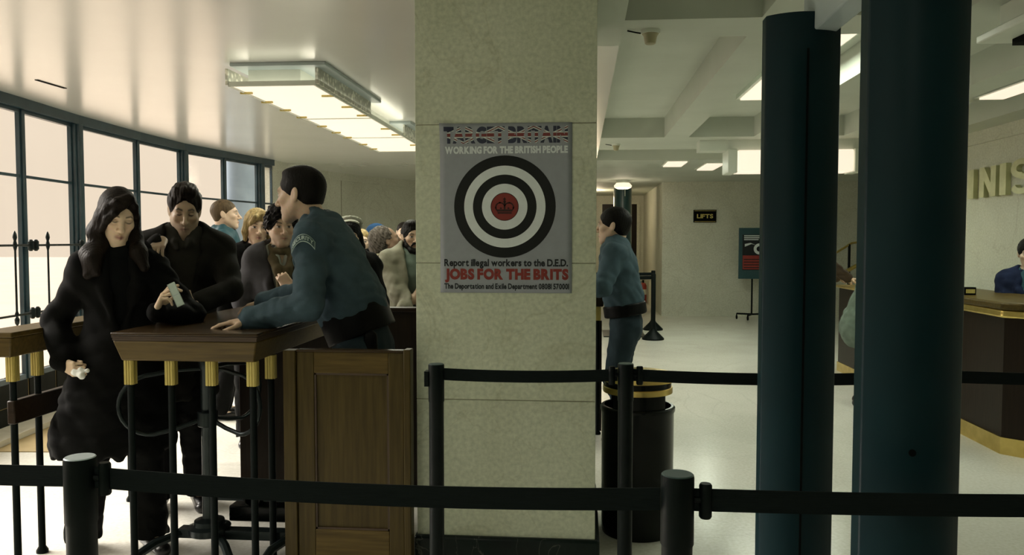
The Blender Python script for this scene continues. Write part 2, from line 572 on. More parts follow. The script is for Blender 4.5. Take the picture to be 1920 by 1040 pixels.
# ------------------------------------------------------------------ windows
WK = ['m', 'm', 'c', 'm', 'c', 'm', 'c', 'm', 'c', 'm', 'c', 'm']
for i, (p, q) in enumerate(zip(CURVE[:-1], CURVE[1:])):
    d = Vector((q[0] - p[0], q[1] - p[1], 0)).normalized()
    L = math.dist(p, q)
    ga = (0.055 if WK[i] == 'c' else 0.022) / L
    gb = (0.055 if WK[i + 1] == 'c' else 0.022) / L
    if i == len(CURVE) - 2:
        gb = 0.0
    a, b = lerp2(p, q, ga), lerp2(p, q, 1 - gb)
    La = math.dist(a, b)
    mb = MB()
    t = min(0.018 / La, 0.2)
    seg_box(mb, a, lerp2(a, b, t), 0.012, 0.02, 0.36, 2.47)
    seg_box(mb, lerp2(a, b, 1 - t), b, 0.012, 0.02, 0.36, 2.47)
    seg_box(mb, lerp2(a, b, t), lerp2(a, b, 1 - t), 0.012, 0.02, 2.44, 2.47)
    seg_box(mb, lerp2(a, b, t), lerp2(a, b, 1 - t), 0.012, 0.02, 0.36, 0.40)
    seg_box(mb, lerp2(a, b, t), lerp2(a, b, 1 - t), 0.008, 0.015, 1.938, 1.96)
    w = struct('window_%d' % (i + 1), mb, M['window_steel'], 'tall steel framed window bay %d with bright daylight behind' % (i + 1))
    struct('pane', seg_box(MB(), lerp2(a, b, t), lerp2(a, b, 1 - t), -0.002, 0.008, 1.96, 2.44), M['glass'], parent=w)
    struct('pane', seg_box(MB(), lerp2(a, b, t), lerp2(a, b, 1 - t), -0.002, 0.008, 0.40, 1.938), M['glass'], parent=w)
mb = MB()
for p, q in zip(CURVE[:-1], CURVE[1:]):
    seg_box(mb, p, q, 0.05, 0.14, 2.47, CEIL)
struct('trim_7', mb, M['window_steel'], 'dark steel header above the windows')
nwin = 7
for i, p in enumerate(CURVE[1:-1], 1):
    a, b = CURVE[i - 1], CURVE[i + 1]
    d = Vector((b[0] - a[0], b[1] - a[1], 0)).normalized()
    mb = MB()
    if WK[i] == 'c':
        pa = (p[0] - d.x * 0.055, p[1] - d.y * 0.055); pb = (p[0] + d.x * 0.055, p[1] + d.y * 0.055)
        seg_box(mb, pa, pb, 0.045, 0.03, 0.045, 2.47)
        pa = (p[0] - d.x * 0.035, p[1] - d.y * 0.035); pb = (p[0] + d.x * 0.035, p[1] + d.y * 0.035)
        seg_box(mb, pa, pb, 0.070, 0.0, 0.045, 2.47)
    else:
        pa = (p[0] - d.x * 0.022, p[1] - d.y * 0.022); pb = (p[0] + d.x * 0.022, p[1] + d.y * 0.022)
        seg_box(mb, pa, pb, 0.025, 0.025, 0.36, 2.47)
    nwin += 1
    struct('trim_%d' % nwin, mb, M['window_steel'], 'dark blue-grey steel post %d between the windows' % i, bevel=0.006)

struct('ground_outside', MB().box(-60, -4.9, -50, 70, -0.3, -0.12), M['pavement'], 'pale pavement added outside the window wall to bounce light onto the ceiling')  # ground added as a bright reflector, sending sunlight up to the ceiling
# iron guard rails across the two nearest windows
def guard_rail(p, q, label, ks):
    a, b = offs([p, q], 0.075)
    c0, c1 = offs([p, q], 0.02)
    t = thing('guard_rail', label, 'railing', (a[0], a[1], 0), 0, 'iron guard rails before the windows')
    for z in (1.41, 0.88):
        part('rail', MB().tube([(a[0], a[1], z), (b[0], b[1], z)], 0.009, 10), M['steel_dark'], t)
    for k in ks:
        c = lerp2(a, b, k)
        part('spindle', MB().lathe([(0.004, 0.80), (0.016, 0.82), (0.018, 0.85), (0.009, 0.87), (0.015, 0.89), (0.008, 0.91), (0.0075, 1.37), (0.015, 1.40),
                                    (0.015, 1.42), (0.009, 1.445), (0.016, 1.47), (0.013, 1.495), (0.003, 1.52)], (c[0], c[1], 0), 12), M['steel_dark'], t)
    for c, e in ((a, c0), (b, c1)):
        for z in (1.41, 0.88):
            part('bracket', MB().lathe([(0.010, z - 0.045), (0.022, z - 0.03), (0.022, z + 0.03), (0.010, z + 0.045)], (c[0], c[1], 0), 14).tube([(c[0], c[1], z), (e[0], e[1], z)], 0.010, 8), M['steel_dark'], t)
guard_rail(lerp2(CURVE[4], CURVE[5], 0.04), lerp2(CURVE[4], CURVE[5], 0.96), 'iron guard rail before the window nearest the left edge', (0.3, 0.76))
guard_rail(lerp2(CURVE[5], CURVE[6], 0.04), lerp2(CURVE[5], CURVE[6], 0.93), 'iron guard rail before the second window, behind the long haired woman', (0.24,))

# round stone column of the portico outside
tag(part('outdoor_column', MB().lathe([(0.42, -1), (0.42, -0.6), (0.30, -0.5), (0.27, 3.4), (0.36, 3.5), (0.36, 3.8)], (-6.34, 14.5, 0), 40), M['column_grey']),
    'blue-grey round column standing outside the far window', 'column')

# door at the end of the passage
dr = struct('door_1', MB().box(0.53, 1.38, 20.03, 20.09, 0.005, 2.34), M['dark_wood'], 'dark wooden door at the end of the passage')
struct('door_frame', MB().box(0.45, 0.53, 19.97, 20.12, 0, 2.40).box(1.38, 1.46, 19.97, 20.12, 0, 2.40).box(0.53, 1.38, 19.97, 20.12, 2.34, 2.40), M['wall'], parent=dr)
mb = MB()
for x in (0.60, 0.99):
    for z0, z1 in ((0.25, 1.0), (1.15, 2.2)):
        mb.box(x, x + 0.32, 20.02, 20.035, z0, z1)
struct('door_panel', mb, M['red_wood'], parent=dr)
struct('door_handle', MB().cyl((1.32, 19.97, 1.02), (1.32, 20.03, 1.02), 0.025, 14), M['brass'], parent=dr)

# ------------------------------------------------------------------ ceiling lamps
def area(name, x, y, z, sx, sy, e, color):
    return lamp('AREA', name, (x, y, z), e, color, sx, sy)

queue_lamp = t = thing('ceiling_lamp', 'long ornate ceiling lamp glowing over the queue at the windows', 'ceiling lamp', (-1.94, 6.8, CEIL), 0, 'lamps of the hall')
x0, x1 = -2.21, -1.67
for a, b in ((4.95, 6.32), (6.34, 7.52), (7.54, 8.70)):
    part('diffuser', MB().box(x0, x1, a, b, 2.425, 2.44), M['glow'], t, bevel=0.004)
mb = MB()
for a in (4.935, 6.322, 7.522, 8.70):
    mb.box(x0, x1, a, a + 0.016, 2.42, 2.45)
mb.box(x0 - 0.012, x0, 4.935, 8.716, 2.418, 2.45).box(x1, x1 + 0.012, 4.935, 8.716, 2.418, 2.45)
part('tray_frame', mb, M['white_metal'], t)
for y in (5.15, 5.5, 5.85, 6.2, 6.7, 7.1, 7.45, 8.0, 8.4):
    part('clip', MB().box(x0 - 0.03, x0 + 0.05, y, y + 0.018, 2.412, 2.424), M['brass_old'], t)
for y in (5.3, 5.75, 6.15, 6.9, 7.3, 8.1):
    part('clip', MB().box(x1 - 0.07, x1 + 0.01, y, y + 0.014, 2.412, 2.424), M['brass_old'], t)
for a, b in ((4.93, 6.20), (7.42, 8.80)):
    part('ornate_side', MB().box(x1 + 0.012, x1 + 0.03, a, b, 2.43, 2.53).box(x0 - 0.03, x0 - 0.012, a, b, 2.43, 2.53), M['ornate'], t)
    part('top_flange', MB().box(x0 + 0.03, x1 + 0.10, a - 0.07, b + 0.05, 2.528, CEIL), M['grey_metal'], t, bevel=0.004)
part('housing', MB().box(x0 + 0.10, x1 - 0.10, 4.98, 8.68, 2.45, CEIL), M['white_metal'], t)
area('queue_lamp_light', -1.94, 6.8, 2.40, 0.5, 3.6, 42, (0.96, 0.98, 0.80))

lamp('AREA', 'queue_lamp_uplight', (-1.94, 6.8, 2.455), 7, (0.98, 0.96, 0.78), 0.62, 3.8, rot=(math.pi, 0, 0))
# the next lamp of the same row, on the near side of the pillar
t = copy_tree(queue_lamp)
t.location = (-1.75, -1.6, CEIL)
t['label'] = 'long ornate ceiling lamp of the same row, on the near side of the pillar'
area('near_queue_lamp_light', -1.75, -1.6, 2.40, 0.5, 3.6, 26, (0.93, 1.0, 0.83))

def strip_lamp(x0, x1, y0, y1, z, label, e, top=None):
    t = thing('recessed_lamp', label, 'ceiling lamp', ((x0 + x1) / 2, (y0 + y1) / 2, z), 0, 'lamps of the hall')
    part('diffuser', MB().box(x0, x1, y0, y1, z - 0.05, z - 0.035), M['glow'], t)
    part('housing', MB().box(x0 - 0.03, x1 + 0.03, y0 - 0.03, y1 + 0.03, z - 0.035, top or z), M['white_metal'], t)
    if e:
        area('recessed_lamp_light', (x0 + x1) / 2, (y0 + y1) / 2, z - 0.07, x1 - x0, y1 - y0, e, GREEN)
strip_lamp(1.43, 1.68, 5.0, 7.44, 2.76, 'recessed strip lamp in the coffer behind the far detector post', 26)
strip_lamp(3.10, 3.28, 4.7, 6.60, 2.595, 'recessed strip lamp above the reception desk', 22, 2.76)
strip_lamp(1.20, 1.46, 11.25, 11.95, CEIL + 0.02, 'small square ceiling lamp in the middle of the far hall', 16)
strip_lamp(1.78, 2.02, 11.6, 12.6, CEIL + 0.02, 'glowing panel standing in for a lit ceiling patch beside the hanging box lamp', 14)  # no lamp here: glow stands in for a lit side of the ceiling
strip_lamp(0.42, 0.68, -1.9, -0.9, 2.76, 'unseen strip lamp added in the near coffer to light the pillar', 10)  # unseen fixture, added to throw light on the pillar's front face

def box_lamp(x0, x1, y0, y1, z0, z1, label, e):
    t = thing('box_lamp', label, 'hanging lamp', ((x0 + x1) / 2, (y0 + y1) / 2, z0), 0, 'lamps of the hall')
    part('diffuser', MB().box(x0 + 0.11, x1 - 0.11, y0, y1, z0, z1), M['glow'], t, bevel=0.012)
    part('end_cap', MB().box(x0, x0 + 0.10, y0 - 0.01, y1 + 0.01, z0 - 0.01, z1 + 0.01), M['white_metal'], t, bevel=0.008)
    part('end_cap', MB().box(x1 - 0.10, x1, y0 - 0.01, y1 + 0.01, z0 - 0.01, z1 + 0.01), M['white_metal'], t, bevel=0.008)
    part('mounting', MB().box(x0 - 0.3, x1 + 0.1, y0 + 0.06, y1 - 0.06, z1, CEIL), M['white_metal'], t)
    area('box_lamp_light', (x0 + x1) / 2, (y0 + y1) / 2, z0 - 0.02, x1 - x0 - 0.2, y1 - y0, e, GREEN)
box_lamp(1.60, 3.04, 8.95, 9.30, 2.195, 2.43, 'hanging box lamp shining between the detector posts at the far hall', 26)
t = thing('pendant_box', 'white ceiling box with a stepped dark edge at the upper right corner', 'ceiling box', (2.4, 3.75, 2.38), 0)
part('box', MB().box(1.96, 3.1, 3.55, 4.0, 2.42, CEIL), M['white_metal'], t, bevel=0.006)
part('lower_tray', MB().box(1.88, 3.15, 3.5, 4.05, 2.385, 2.42), M['white_metal'], t, bevel=0.006)
part('dark_edge', MB().box(2.0, 3.15, 3.5, 3.96, 2.355, 2.385), M['off_black'], t)

t = thing('globe_lamp', 'small glowing dome lamp at the mouth of the passage', 'ceiling lamp', (0.77, 14.9, CEIL), 0, 'lamps of the hall')
part('globe', MB().lathe([(0.02, 2.385), (0.10, 2.39), (0.155, 2.415), (0.165, 2.45), (0.12, 2.50)], (0.77, 14.9, 0), 24), M['glow_bulb'], t)
part('mount', MB().lathe([(0.12, 2.50), (0.13, CEIL)], (0.77, 14.9, 0), 20), M['white_metal'], t)
part('pull_chain', MB().cyl((0.80, 14.72, 2.25), (0.80, 14.75, 2.40), 0.006, 8), M['white_metal'], t)
lamp('POINT', 'globe_light', (0.77, 14.9, 2.28), 9, WARM, 0.12)
lamp('POINT', 'passage_light', (0.3, 17.8, 2.3), 26, (1.0, 0.80, 0.55), 0.12)

M['tan_grey'] = noise_mat('aged_plastic', (0.34, 0.31, 0.19), (0.40, 0.37, 0.24), 20, 0.5)
# ceiling details
tag(part('ceiling_vent', MB().box(-3.74, -3.715, 5.25, 5.56, CEIL - 0.004, CEIL + 0.002), M['off_black']), 'thin dark slot in the ceiling near the windows', 'vent')
def sprinkler(x, y, label):
    t = thing('smoke_detector', label, 'detector', (x, y, CEIL), 0, 'detectors on the ceiling')
    part('base', MB().lathe([(0.05, CEIL - 0.02), (0.05, CEIL)], (x, y, 0), 20), M['white_metal'], t)
    part('head', MB().lathe([(0.02, CEIL - 0.075), (0.028, CEIL - 0.07), (0.036, CEIL - 0.03), (0.045, CEIL - 0.02)], (x, y, 0), 20), M['tan_grey'], t)
    part('cable', MB().tube([(x - 0.12, y - 0.02, CEIL - 0.006), (x - 0.07, y, CEIL - 0.012), (x - 0.02, y, CEIL - 0.02)], 0.004, 8), M['off_black'], t)
sprinkler(0.36, 4.30, 'white smoke detector on the ceiling beam right of the pillar')
sprinkler(0.40, 9.3, 'small smoke detector on the far ceiling beam')

# ================================================================== POSTER ON THE PILLAR
PXA, PXB, PZA, PZB, PYF = -0.600, -0.037, 1.225, 1.945, PY0 - 0.003
def curl(x, z):
    t = ((x - PXA) + (PZB - z) * 0.9)
    k = max(0.0, 1 - t / 0.12)
    return -0.018 * k * k
def curled(v):
    return [(x, y + curl(x, z), z) for x, y, z in v]
def poster_paper(c, rough=0.45):
    return noise_mat('poster_print', tuple(k * 0.93 for k in c), c, 30, rough, spec=0.25)
M['p_grey'] = poster_paper((0.275, 0.30, 0.325))
M['p_black'] = poster_paper((0.006, 0.007, 0.007))
M['p_white'] = poster_paper((0.62, 0.68, 0.68))
M['p_red'] = poster_paper((0.20, 0.032, 0.024))
M['p_dark'] = poster_paper((0.012, 0.014, 0.016))
M['p_crown'] = poster_paper((0.035, 0.012, 0.010))

def flag_mat():
    m, nt, b = nodes('flag_print')
    L = nt.links
    tc = nt.nodes.new('ShaderNodeTexCoord')
    sp = nt.nodes.new('ShaderNodeSeparateXYZ')
    L.new(tc.outputs['Object'], sp.inputs[0])
    def mth(op, a, b_=None, c=None):
        n = nt.nodes.new('ShaderNodeMath'); n.operation = op
        for i, k in enumerate((a, b_, c)):
            if k is None: continue
            if isinstance(k, (int, float)): n.inputs[i].default_value = k
            else: L.new(k, n.inputs[i])
        return n.outputs[0]
    x, z = sp.outputs[0], sp.outputs[2]
    zz = mth('ABSOLUTE', mth('DIVIDE', mth('SUBTRACT', z, FLAGZ), 0.068))
    p = mth('PINGPONG', mth('DIVIDE', mth('ADD', x, 0.33), 0.068 * 2.2), 0.5)
    dg = mth('ABSOLUTE', mth('SUBTRACT', zz, mth('SUBTRACT', 0.5, p)))
    def mix(f, base, col):
        n = nt.nodes.new('ShaderNodeMixRGB')
        L.new(f, n.inputs[0])
        if isinstance(base, tuple): n.inputs[1].default_value = (*base, 1)
        else: L.new(base, n.inputs[1])
        n.inputs[2].default_value = (*col, 1)
        return n.outputs[0]
    W, RD, BL = (0.50, 0.55, 0.52), (0.15, 0.022, 0.018), (0.012, 0.016, 0.04)
    c = mix(mth('LESS_THAN', dg, 0.10), BL, W)
    c = mix(mth('LESS_THAN', dg, 0.035), c, RD)
    c = mix(mth('LESS_THAN', zz, 0.17), c, W)
    c = mix(mth('LESS_THAN', zz, 0.105), c, RD)
    L.new(c, b.inputs['Base Color'])
    setin(b, rough=0.35)
    return m
pt = thing('poster', 'grey poster with black and white target rings pasted on the marble pillar', 'poster', ((PXA + PXB) / 2, PY0, PZA))
n1, n2 = 24, 30
vs = [(PXA + (PXB - PXA) * i / n1, PYF, PZA + (PZB - PZA) * j / n2) for j in range(n2 + 1) for i in range(n1 + 1)]
vs = curled(vs)
fs = [(j * (n1 + 1) + i, j * (n1 + 1) + i + 1, (j + 1) * (n1 + 1) + i + 1, (j + 1) * (n1 + 1) + i) for j in range(n2) for i in range(n1)]
m_ = MB(); m_.add(vs, fs)
sh = part('sheet', m_, M['p_grey'], pt)
so = sh.modifiers.new('paper', 'SOLIDIFY'); so.thickness = 0.0008; so.offset = -1
def px_x(px): return PXA + (px - 825.5) / (1072 - 825.5) * (PXB - PXA)
def px_z(py): return PZB - (py - 230) / (549 - 230) * (PZB - PZA)
TX = px_x(947); TZ = px_z(386.5)
for k, (r0, r1, mt, nm) in enumerate([(0, 95, 'p_black', 'outer_ring'), (0, 76, 'p_white', 'pale_ring'), (0, 59.5, 'p_black', 'inner_ring'), (0, 42.5, 'p_white', 'pale_disc'), (0, 26.2, 'p_black', 'bull_outline'), (0, 25.0, 'p_red', 'bullseye')]):
    q = (PXB - PXA) / 246.5
    y = PYF - 0.0006 - 0.0004 * k
    part(nm, MB().ring(TX, TZ, 0, r1 * q, y, y + 0.0004, 72), M[mt], pt)
# crown in the bullseye
q = (PXB - PXA) / 246.5
yc = PYF - 0.0036
mb = MB()
def cz(px, py): return (TX + px * q, TZ + py * q)
mb.slab([cz(-13, -13), cz(13, -13), cz(13, -10), cz(-13, -10)], yc, yc + 0.0004)
mb.slab([cz(-14, -9), cz(14, -9), cz(16, -5), cz(-16, -5)], yc, yc + 0.0004)
def arc_band(cx, cz_, r, a0, a1, w, n=18):
    P = []
    for i in range(n + 1):
        a = R(a0 + (a1 - a0) * i / n); P.append(cz(cx + (r + w) * math.cos(a), cz_ + (r + w) * math.sin(a)))
    for i in range(n, -1, -1):
        a = R(a0 + (a1 - a0) * i / n); P.append(cz(cx + r * math.cos(a), cz_ + r * math.sin(a)))
    vs = [(x, yc, z) for x, z in P]
    m = len(P) // 2
    mb.add(vs, [(i, i + 1, 2 * m - 2 - i, 2 * m - 1 - i) for i in range(m - 1)])
arc_band(-8.2, -1, 7.2, 10, 215, 2.2)
arc_band(8.2, -1, 7.2, -35, 170, 2.2)
mb.slab([cz(-1.6, -5), cz(1.6, -5), cz(1.6, 8), cz(-1.6, 8)], yc, yc + 0.0004)
for a, b, r in ((0, 9.5, 2.6), (-9, 7.4, 1.6), (9, 7.4, 1.6), (-16.5, -2, 1.7), (16.5, -2, 1.7), (-7, -3, 1.8), (7, -3, 1.8)):
    c = cz(a, b); mb.ring(c[0], c[1], 0, r * q, yc, yc + 0.0004, 16)
mb.slab([cz(-0.9, 11), cz(0.9, 11), cz(0.9, 17), cz(-0.9, 17)], yc, yc + 0.0004)
mb.slab([cz(-2.8, 13.2), cz(2.8, 13.2), cz(2.8, 15), cz(-2.8, 15)], yc, yc + 0.0004)
part('crown', mb, M['p_crown'], pt)
FLAGZ = px_z(252) - PZA
M['p_flag'] = flag_mat()
def poster_line(name, s, xa, xb, ya, yb, mt, bold, space=0.95):
    v, f = fit_text(s, px_x(xa), px_x(xb), px_z(yb), px_z(ya), PYF - 0.0009, bold, space)
    m = MB(); m.add(curled(v), f)
    part(name, m, M[mt], pt, label=s.lower() + ' lettering')
poster_line('headline', 'TARGET BRITAIN', 833, 1064, 236, 268, 'p_flag', 0.065, 0.8)
poster_line('slogan', 'WORKING FOR THE BRITISH PEOPLE', 835, 1064, 273, 287, 'p_white', 0.055, 0.9)
poster_line('notice_text', 'Report illegal workers to the D.E.D.', 833, 1065, 485, 503, 'p_dark', 0.035, 0.9)
poster_line('jobs_text', 'JOBS FOR THE BRITS', 834, 1066, 503, 530, 'p_red', 0.06, 0.8)
poster_line('department_text', 'The Deportation and Exile Department 08081 570001', 833, 1067, 531, 545, 'p_dark', 0.035, 1.0)

# ================================================================== COUNTERS, RAILS AND GATE
def fluted_ferrule(mb, x, y, z0, z1, w=0.019):
    mb.box(x - w, x + w, y - w, y + w, z0, z1)
    for k in (-0.6, 0, 0.6):
        mb.box(x + k * w - 0.003, x + k * w + 0.003, y - w - 0.003, y + w + 0.003, z0, z1)
        mb.box(x - w - 0.003, x + w + 0.003, y + k * w - 0.003, y + k * w + 0.003, z0, z1)

def baluster(t, x, y, ztop, flen=0.105):
    m = MB(); fluted_ferrule(m, x, y, ztop - flen, ztop)
    part('ferrule', m, M['brass_old'], t)
    p = part('post', MB().lathe([(0.026, 0.0), (0.026, 0.012), (0.0155, 0.03), (0.0145, ztop - flen)], (x, y, 0), 16), M['black'], t)

# the inspection counter
TX0, TX1, TY0, TY1, TZT = -1.975, -1.335, 3.20, 4.62, 1.062
t = thing('inspection_counter', 'oak inspection counter with brass ferrules in front of the long haired woman', 'counter', ((TX0 + TX1) / 2, 3.9, 0))
part('worktop', MB().box(TX0, TX1, TY0, TY1, TZT - 0.014, TZT), M['oak_top'], t, bevel=0.005)
mb = MB()
for k, (o, a, b) in enumerate([(0.003, 0.016, 0.022), (0.008, 0.026, 0.031)]):
    mb.box(TX0 + o, TX1 - o, TY0 + o, TY1 - o, TZT - b, TZT - a)
mb.box(TX0 + 0.006, TX1 - 0.006, TY0 + 0.006, TY1 - 0.006, TZT - 0.035, TZT - 0.014)
part('top_moulding', mb, M['oak_line'], t)
# tapered apron
a0, a1 = 0.006, 0.030
zt, zb = TZT - 0.036, TZT - 0.124
vs = []
for z, o in ((zb, a1), (zt, a0)):
    vs += [(TX0 + o, TY0 + o, z), (TX1 - o, TY0 + o, z), (TX1 - o, TY1 - o, z), (TX0 + o, TY1 - o, z)]
m = MB(); m.add(vs, [(3, 2, 1, 0), (4, 5, 6, 7), (0, 1, 5, 4), (1, 2, 6, 5), (2, 3, 7, 6), (3, 0, 4, 7)])
part('apron', m, M['oak_h'], t, bevel=0.006)
for x, y in ((-1.924, 3.262), (-1.742, 3.262), (-1.562, 3.262), (-1.382, 3.262), (-1.378, 3.45), (-1.93, 4.5)):
    baluster(t, x, y, zb)
part('back_panel', MB().box(-1.93, -1.36, 4.36, 4.40, 0.0, zb), M['dark_wood'], t, bevel=0.004)
part('foot_bar', MB().box(-1.95, -1.36, 3.95, 4.0, 0.10, 0.14), M['steel_dark'], t, bevel=0.004)

# turnstile below the counter
t = thing('turnstile', 'black steel turnstile with curved hoops under the oak counter', 'turnstile', (-1.70, 3.46, 0))
cx, cy = -1.70, 3.50
part('post', MB().lathe([(0.03, 0.12), (0.028, 0.86), (0.034, 0.87), (0.034, 0.90)], (cx, cy, 0), 20), M['steel_dark'], t)
part('flange', MB().lathe([(0.045, 0.10), (0.092, 0.105), (0.095, 0.135), (0.07, 0.145), (0.066, 0.165), (0.034, 0.175)], (cx, cy, 0), 28), M['steel_dark'], t)
part('hub', MB().lathe([(0.04, 0.60), (0.045, 0.605), (0.045, 0.665), (0.04, 0.67)], (cx, cy, 0), 20), M['steel_dark'], t)
def hoop(sx, dy, span):
    P = []
    for i in range(25):
        u = i / 24
        P.append(u)
    pts = [(cx, cy, 0.64), (cx + sx * span * 0.35, cy + dy * 0.35, 0.60)]
    for i in range(15):
        a = -math.pi / 2 + math.pi * i / 14
        pts.append((cx + sx * span * (0.62 + 0.38 * math.cos(a)), cy + dy * (0.62 + 0.38 * math.cos(a)), 0.715 + 0.135 * math.sin(a)))
    pts += [(cx + sx * span * 0.35, cy + dy * 0.35, 0.865), (cx, cy, 0.868)]
    return MB().tube(pts, 0.010, 10)
part('arm', hoop(-1, -0.16, 0.33), M['steel_dark'], t)
part('arm', hoop(1, -0.10, 0.29), M['steel_dark'], t)
part('arm', hoop(0.25, 0.42, 0.3), M['steel_dark'], t)
mb = MB().box(cx - 0.14, cx + 0.44, cy - 0.03, cy + 0.03, 0.085, 0.125)
mb.tube([(cx - 0.12, cy, 0.105), (cx - 0.2, cy - 0.12, 0.09), (cx - 0.34, cy - 0.34, 0.0)], 0.02, 8)
mb.tube([(cx + 0.03, cy, 0.105), (cx + 0.12, cy - 0.1, 0.08), (cx + 0.22, cy - 0.22, 0.0)], 0.02, 8)
mb.tube([(cx + 0.40, cy, 0.105), (cx + 0.34, cy - 0.12, 0.08), (cx + 0.30, cy - 0.22, 0.0)], 0.02, 8)
mb.tube([(cx + 0.40, cy, 0.105), (cx + 0.40, cy + 0.2, 0.08), (cx + 0.40, cy + 0.32, 0.0)], 0.02, 8)
mb.tube([(cx - 0.12, cy, 0.105), (cx - 0.12, cy + 0.2, 0.08), (cx - 0.12, cy + 0.32, 0.0)], 0.02, 8)
part('base_frame', mb, M['steel_dark'], t)
mb = MB().cyl((cx + 0.16, cy + 0.1, 0.24), (cx + 0.16, cy + 0.16, 0.24), 0.05, 20)
mb.box(cx + 0.05, cx + 0.42, cy + 0.09, cy + 0.17, 0.125, 0.20).box(cx + 0.12, cx + 0.20, cy + 0.1, cy + 0.16, 0.19, 0.26)
part('gear_housing', mb, M['black_gloss'], t, bevel=0.008)

# narrow rail counter at the far left
RX0, RX1, RY0, RY1 = -2.62, -2.44, 3.23, 5.0
t = thing('queue_rail', 'narrow oak rail on brass capped posts at the left edge', 'rail', ((RX0 + RX1) / 2, 4, 0))
part('rail_top', MB().box(RX0, RX1, RY0, RY1, 1.03, 1.052), M['oak_h'], t, bevel=0.004)
vs = []
for z, o in ((0.94, 0.028), (1.03, 0.006)):
    vs += [(RX0 + o, RY0 + o, z), (RX1 - o, RY0 + o, z), (RX1 - o, RY1 - o, z), (RX0 + o, RY1 - o, z)]
m = MB(); m.add(vs, [(3, 2, 1, 0), (4, 5, 6, 7), (0, 1, 5, 4), (1, 2, 6, 5), (2, 3, 7, 6), (3, 0, 4, 7)])
part('apron', m, M['oak_h'], t, bevel=0.006)
for y in (3.30, 3.46, 4.2, 4.9):
    baluster(t, -2.49, y, 0.94, 0.11)
part('lower_board', MB().box(-2.508, -2.472, 3.28, 4.95, 0.64, 0.745), M['dark_wood_h'], t, bevel=0.006)

# panelled oak gate between the counter and the pillar
t = thing('panelled_gate', 'panelled oak gate between the inspection counter and the marble pillar', 'gate', (-0.99, 3.32, 0))
GX0, GX1, GY = -1.205, -0.742, 3.30
part('stile', MB().box(-1.262, GX0 - 0.002, GY - 0.012, GY + 0.05, 0, 0.982), M['oak'], t, bevel=0.004)
part('stile', MB().box(GX1 + 0.002, -0.710, GY - 0.014, GY + 0.05, 0, 0.990), M['oak'], t, bevel=0.004)
part('frame_stile', MB().box(GX0, GX0 + 0.075, GY, GY + 0.035, 0, 0.976), M['oak'], t, bevel=0.003)
part('frame_stile', MB().box(GX1 - 0.065, GX1, GY, GY + 0.035, 0, 0.976), M['oak'], t, bevel=0.003)
part('frame_rail', MB().box(GX0 + 0.075, GX1 - 0.065, GY + 0.0005, GY + 0.035, 0.885, 0.976), M['oak_h'], t, bevel=0.003)
part('frame_rail', MB().box(GX0 + 0.075, GX1 - 0.065, GY + 0.0005, GY + 0.035, 0, 0.21), M['oak_h'], t, bevel=0.003)
part('panel', MB().box(GX0 + 0.075, GX1 - 0.065, GY + 0.012, GY + 0.03, 0.21, 0.885), M['oak'], t)
mb = MB()
xa, xb, za, zb2 = GX0 + 0.075, GX1 - 0.065, 0.21, 0.885
mb.box(xa, xa + 0.008, GY + 0.004, GY + 0.014, za, zb2).box(xb - 0.008, xb, GY + 0.004, GY + 0.014, za, zb2)
mb.box(xa, xb, GY + 0.004, GY + 0.014, za, za + 0.008).box(xa, xb, GY + 0.004, GY + 0.014, zb2 - 0.008, zb2)
part('panel_bead', mb, M['oak_line'], t)
part('cap', MB().box(GX0, GX1, GY - 0.006, GY + 0.04, 0.976, 0.986), M['oak_top'], t, bevel=0.003)

# dark screen behind the guard
t = thing('dark_screen', 'dark wooden screen behind the guard, reaching to the pillar', 'screen', (-0.8, 4.62, 0))
part('screen_panel', MB().box(-1.22, -0.30, 4.60, 4.65, 0, 1.03), M['dark_wood'], t)
part('screen_cap', MB().box(-1.24, -0.28, 4.58, 4.67, 1.03, 1.056), M['dark_wood_h'], t, bevel=0.006)

# second rail behind the pillar, where the second guard leans
t = thing('inspection_rail', 'dark wooden rail end beside the second guard behind the pillar', 'rail', (-0.2, 6.0, 0))
part('rail_top', MB().box(-0.55, 0.17, 5.9, 6.5, 0.96, 1.062), M['dark_wood_h'], t, bevel=0.01)
for x in (0.13, -0.3):
    baluster(t, x, 5.96, 0.96)
part('lower_board', MB().box(-0.5, 0.16, 5.98, 6.02, 0.02, 0.85), M['dark_wood'], t)

# ================================================================== WALK-THROUGH DETECTOR
t = thing('metal_detector', 'dark teal walk-through metal detector standing at the right', 'metal detector', (0.67, 2.2, 0))
DX0, DX1, DZ = 0.558, 0.780, 2.13
def det_section(y0, bulge, back, dx=0.0):
    P = []
    wd = 0.92 if dx else 1.0
    c = (DX0 + DX1) / 2
    n = 28
    for i in range(n + 1):
        u = -1 + 2 * i / n
        P.append((dx + c + u * wd * (DX1 - DX0) / 2, y0 - bulge * (1 - abs(u) ** 2.2)))
    P += [(dx + c + wd * (DX1 - DX0) / 2, y0 + back), (dx + c - wd * (DX1 - DX0) / 2, y0 + back)]
    return P
for y0, nm, dx in ((2.52, 'far_panel', 0.0), (1.74, 'near_panel', 0.027)):
    p = part(nm, MB().prism(det_section(y0, 0.045, 0.05, dx), 0.02, DZ), M['teal'], t, bevel=0.004)
    p.data.set_sharp_from_angle(angle=R(30))
    part('foot_plate', MB().box(dx + DX0 - 0.02, dx + DX1 + 0.02, y0 - 0.06, y0 + 0.07, 0, 0.02), M['black'], t, bevel=0.004)
xm = 0.672
part('seam', MB().box(xm - 0.003, xm + 0.003, 2.52 - 0.0475, 2.52 - 0.03, 0.1, 2.02), M['off_black'], t)
part('header', MB().box(0.690, 0.765, 1.72, 2.60, 2.075, 2.36), M['grey_metal'], t, bevel=0.006)
part('screw_hole', MB().cyl((0.683, 1.74 - 0.0462, 1.012), (0.683, 1.74 - 0.03, 1.012), 0.0075, 18), M['off_black'], t)

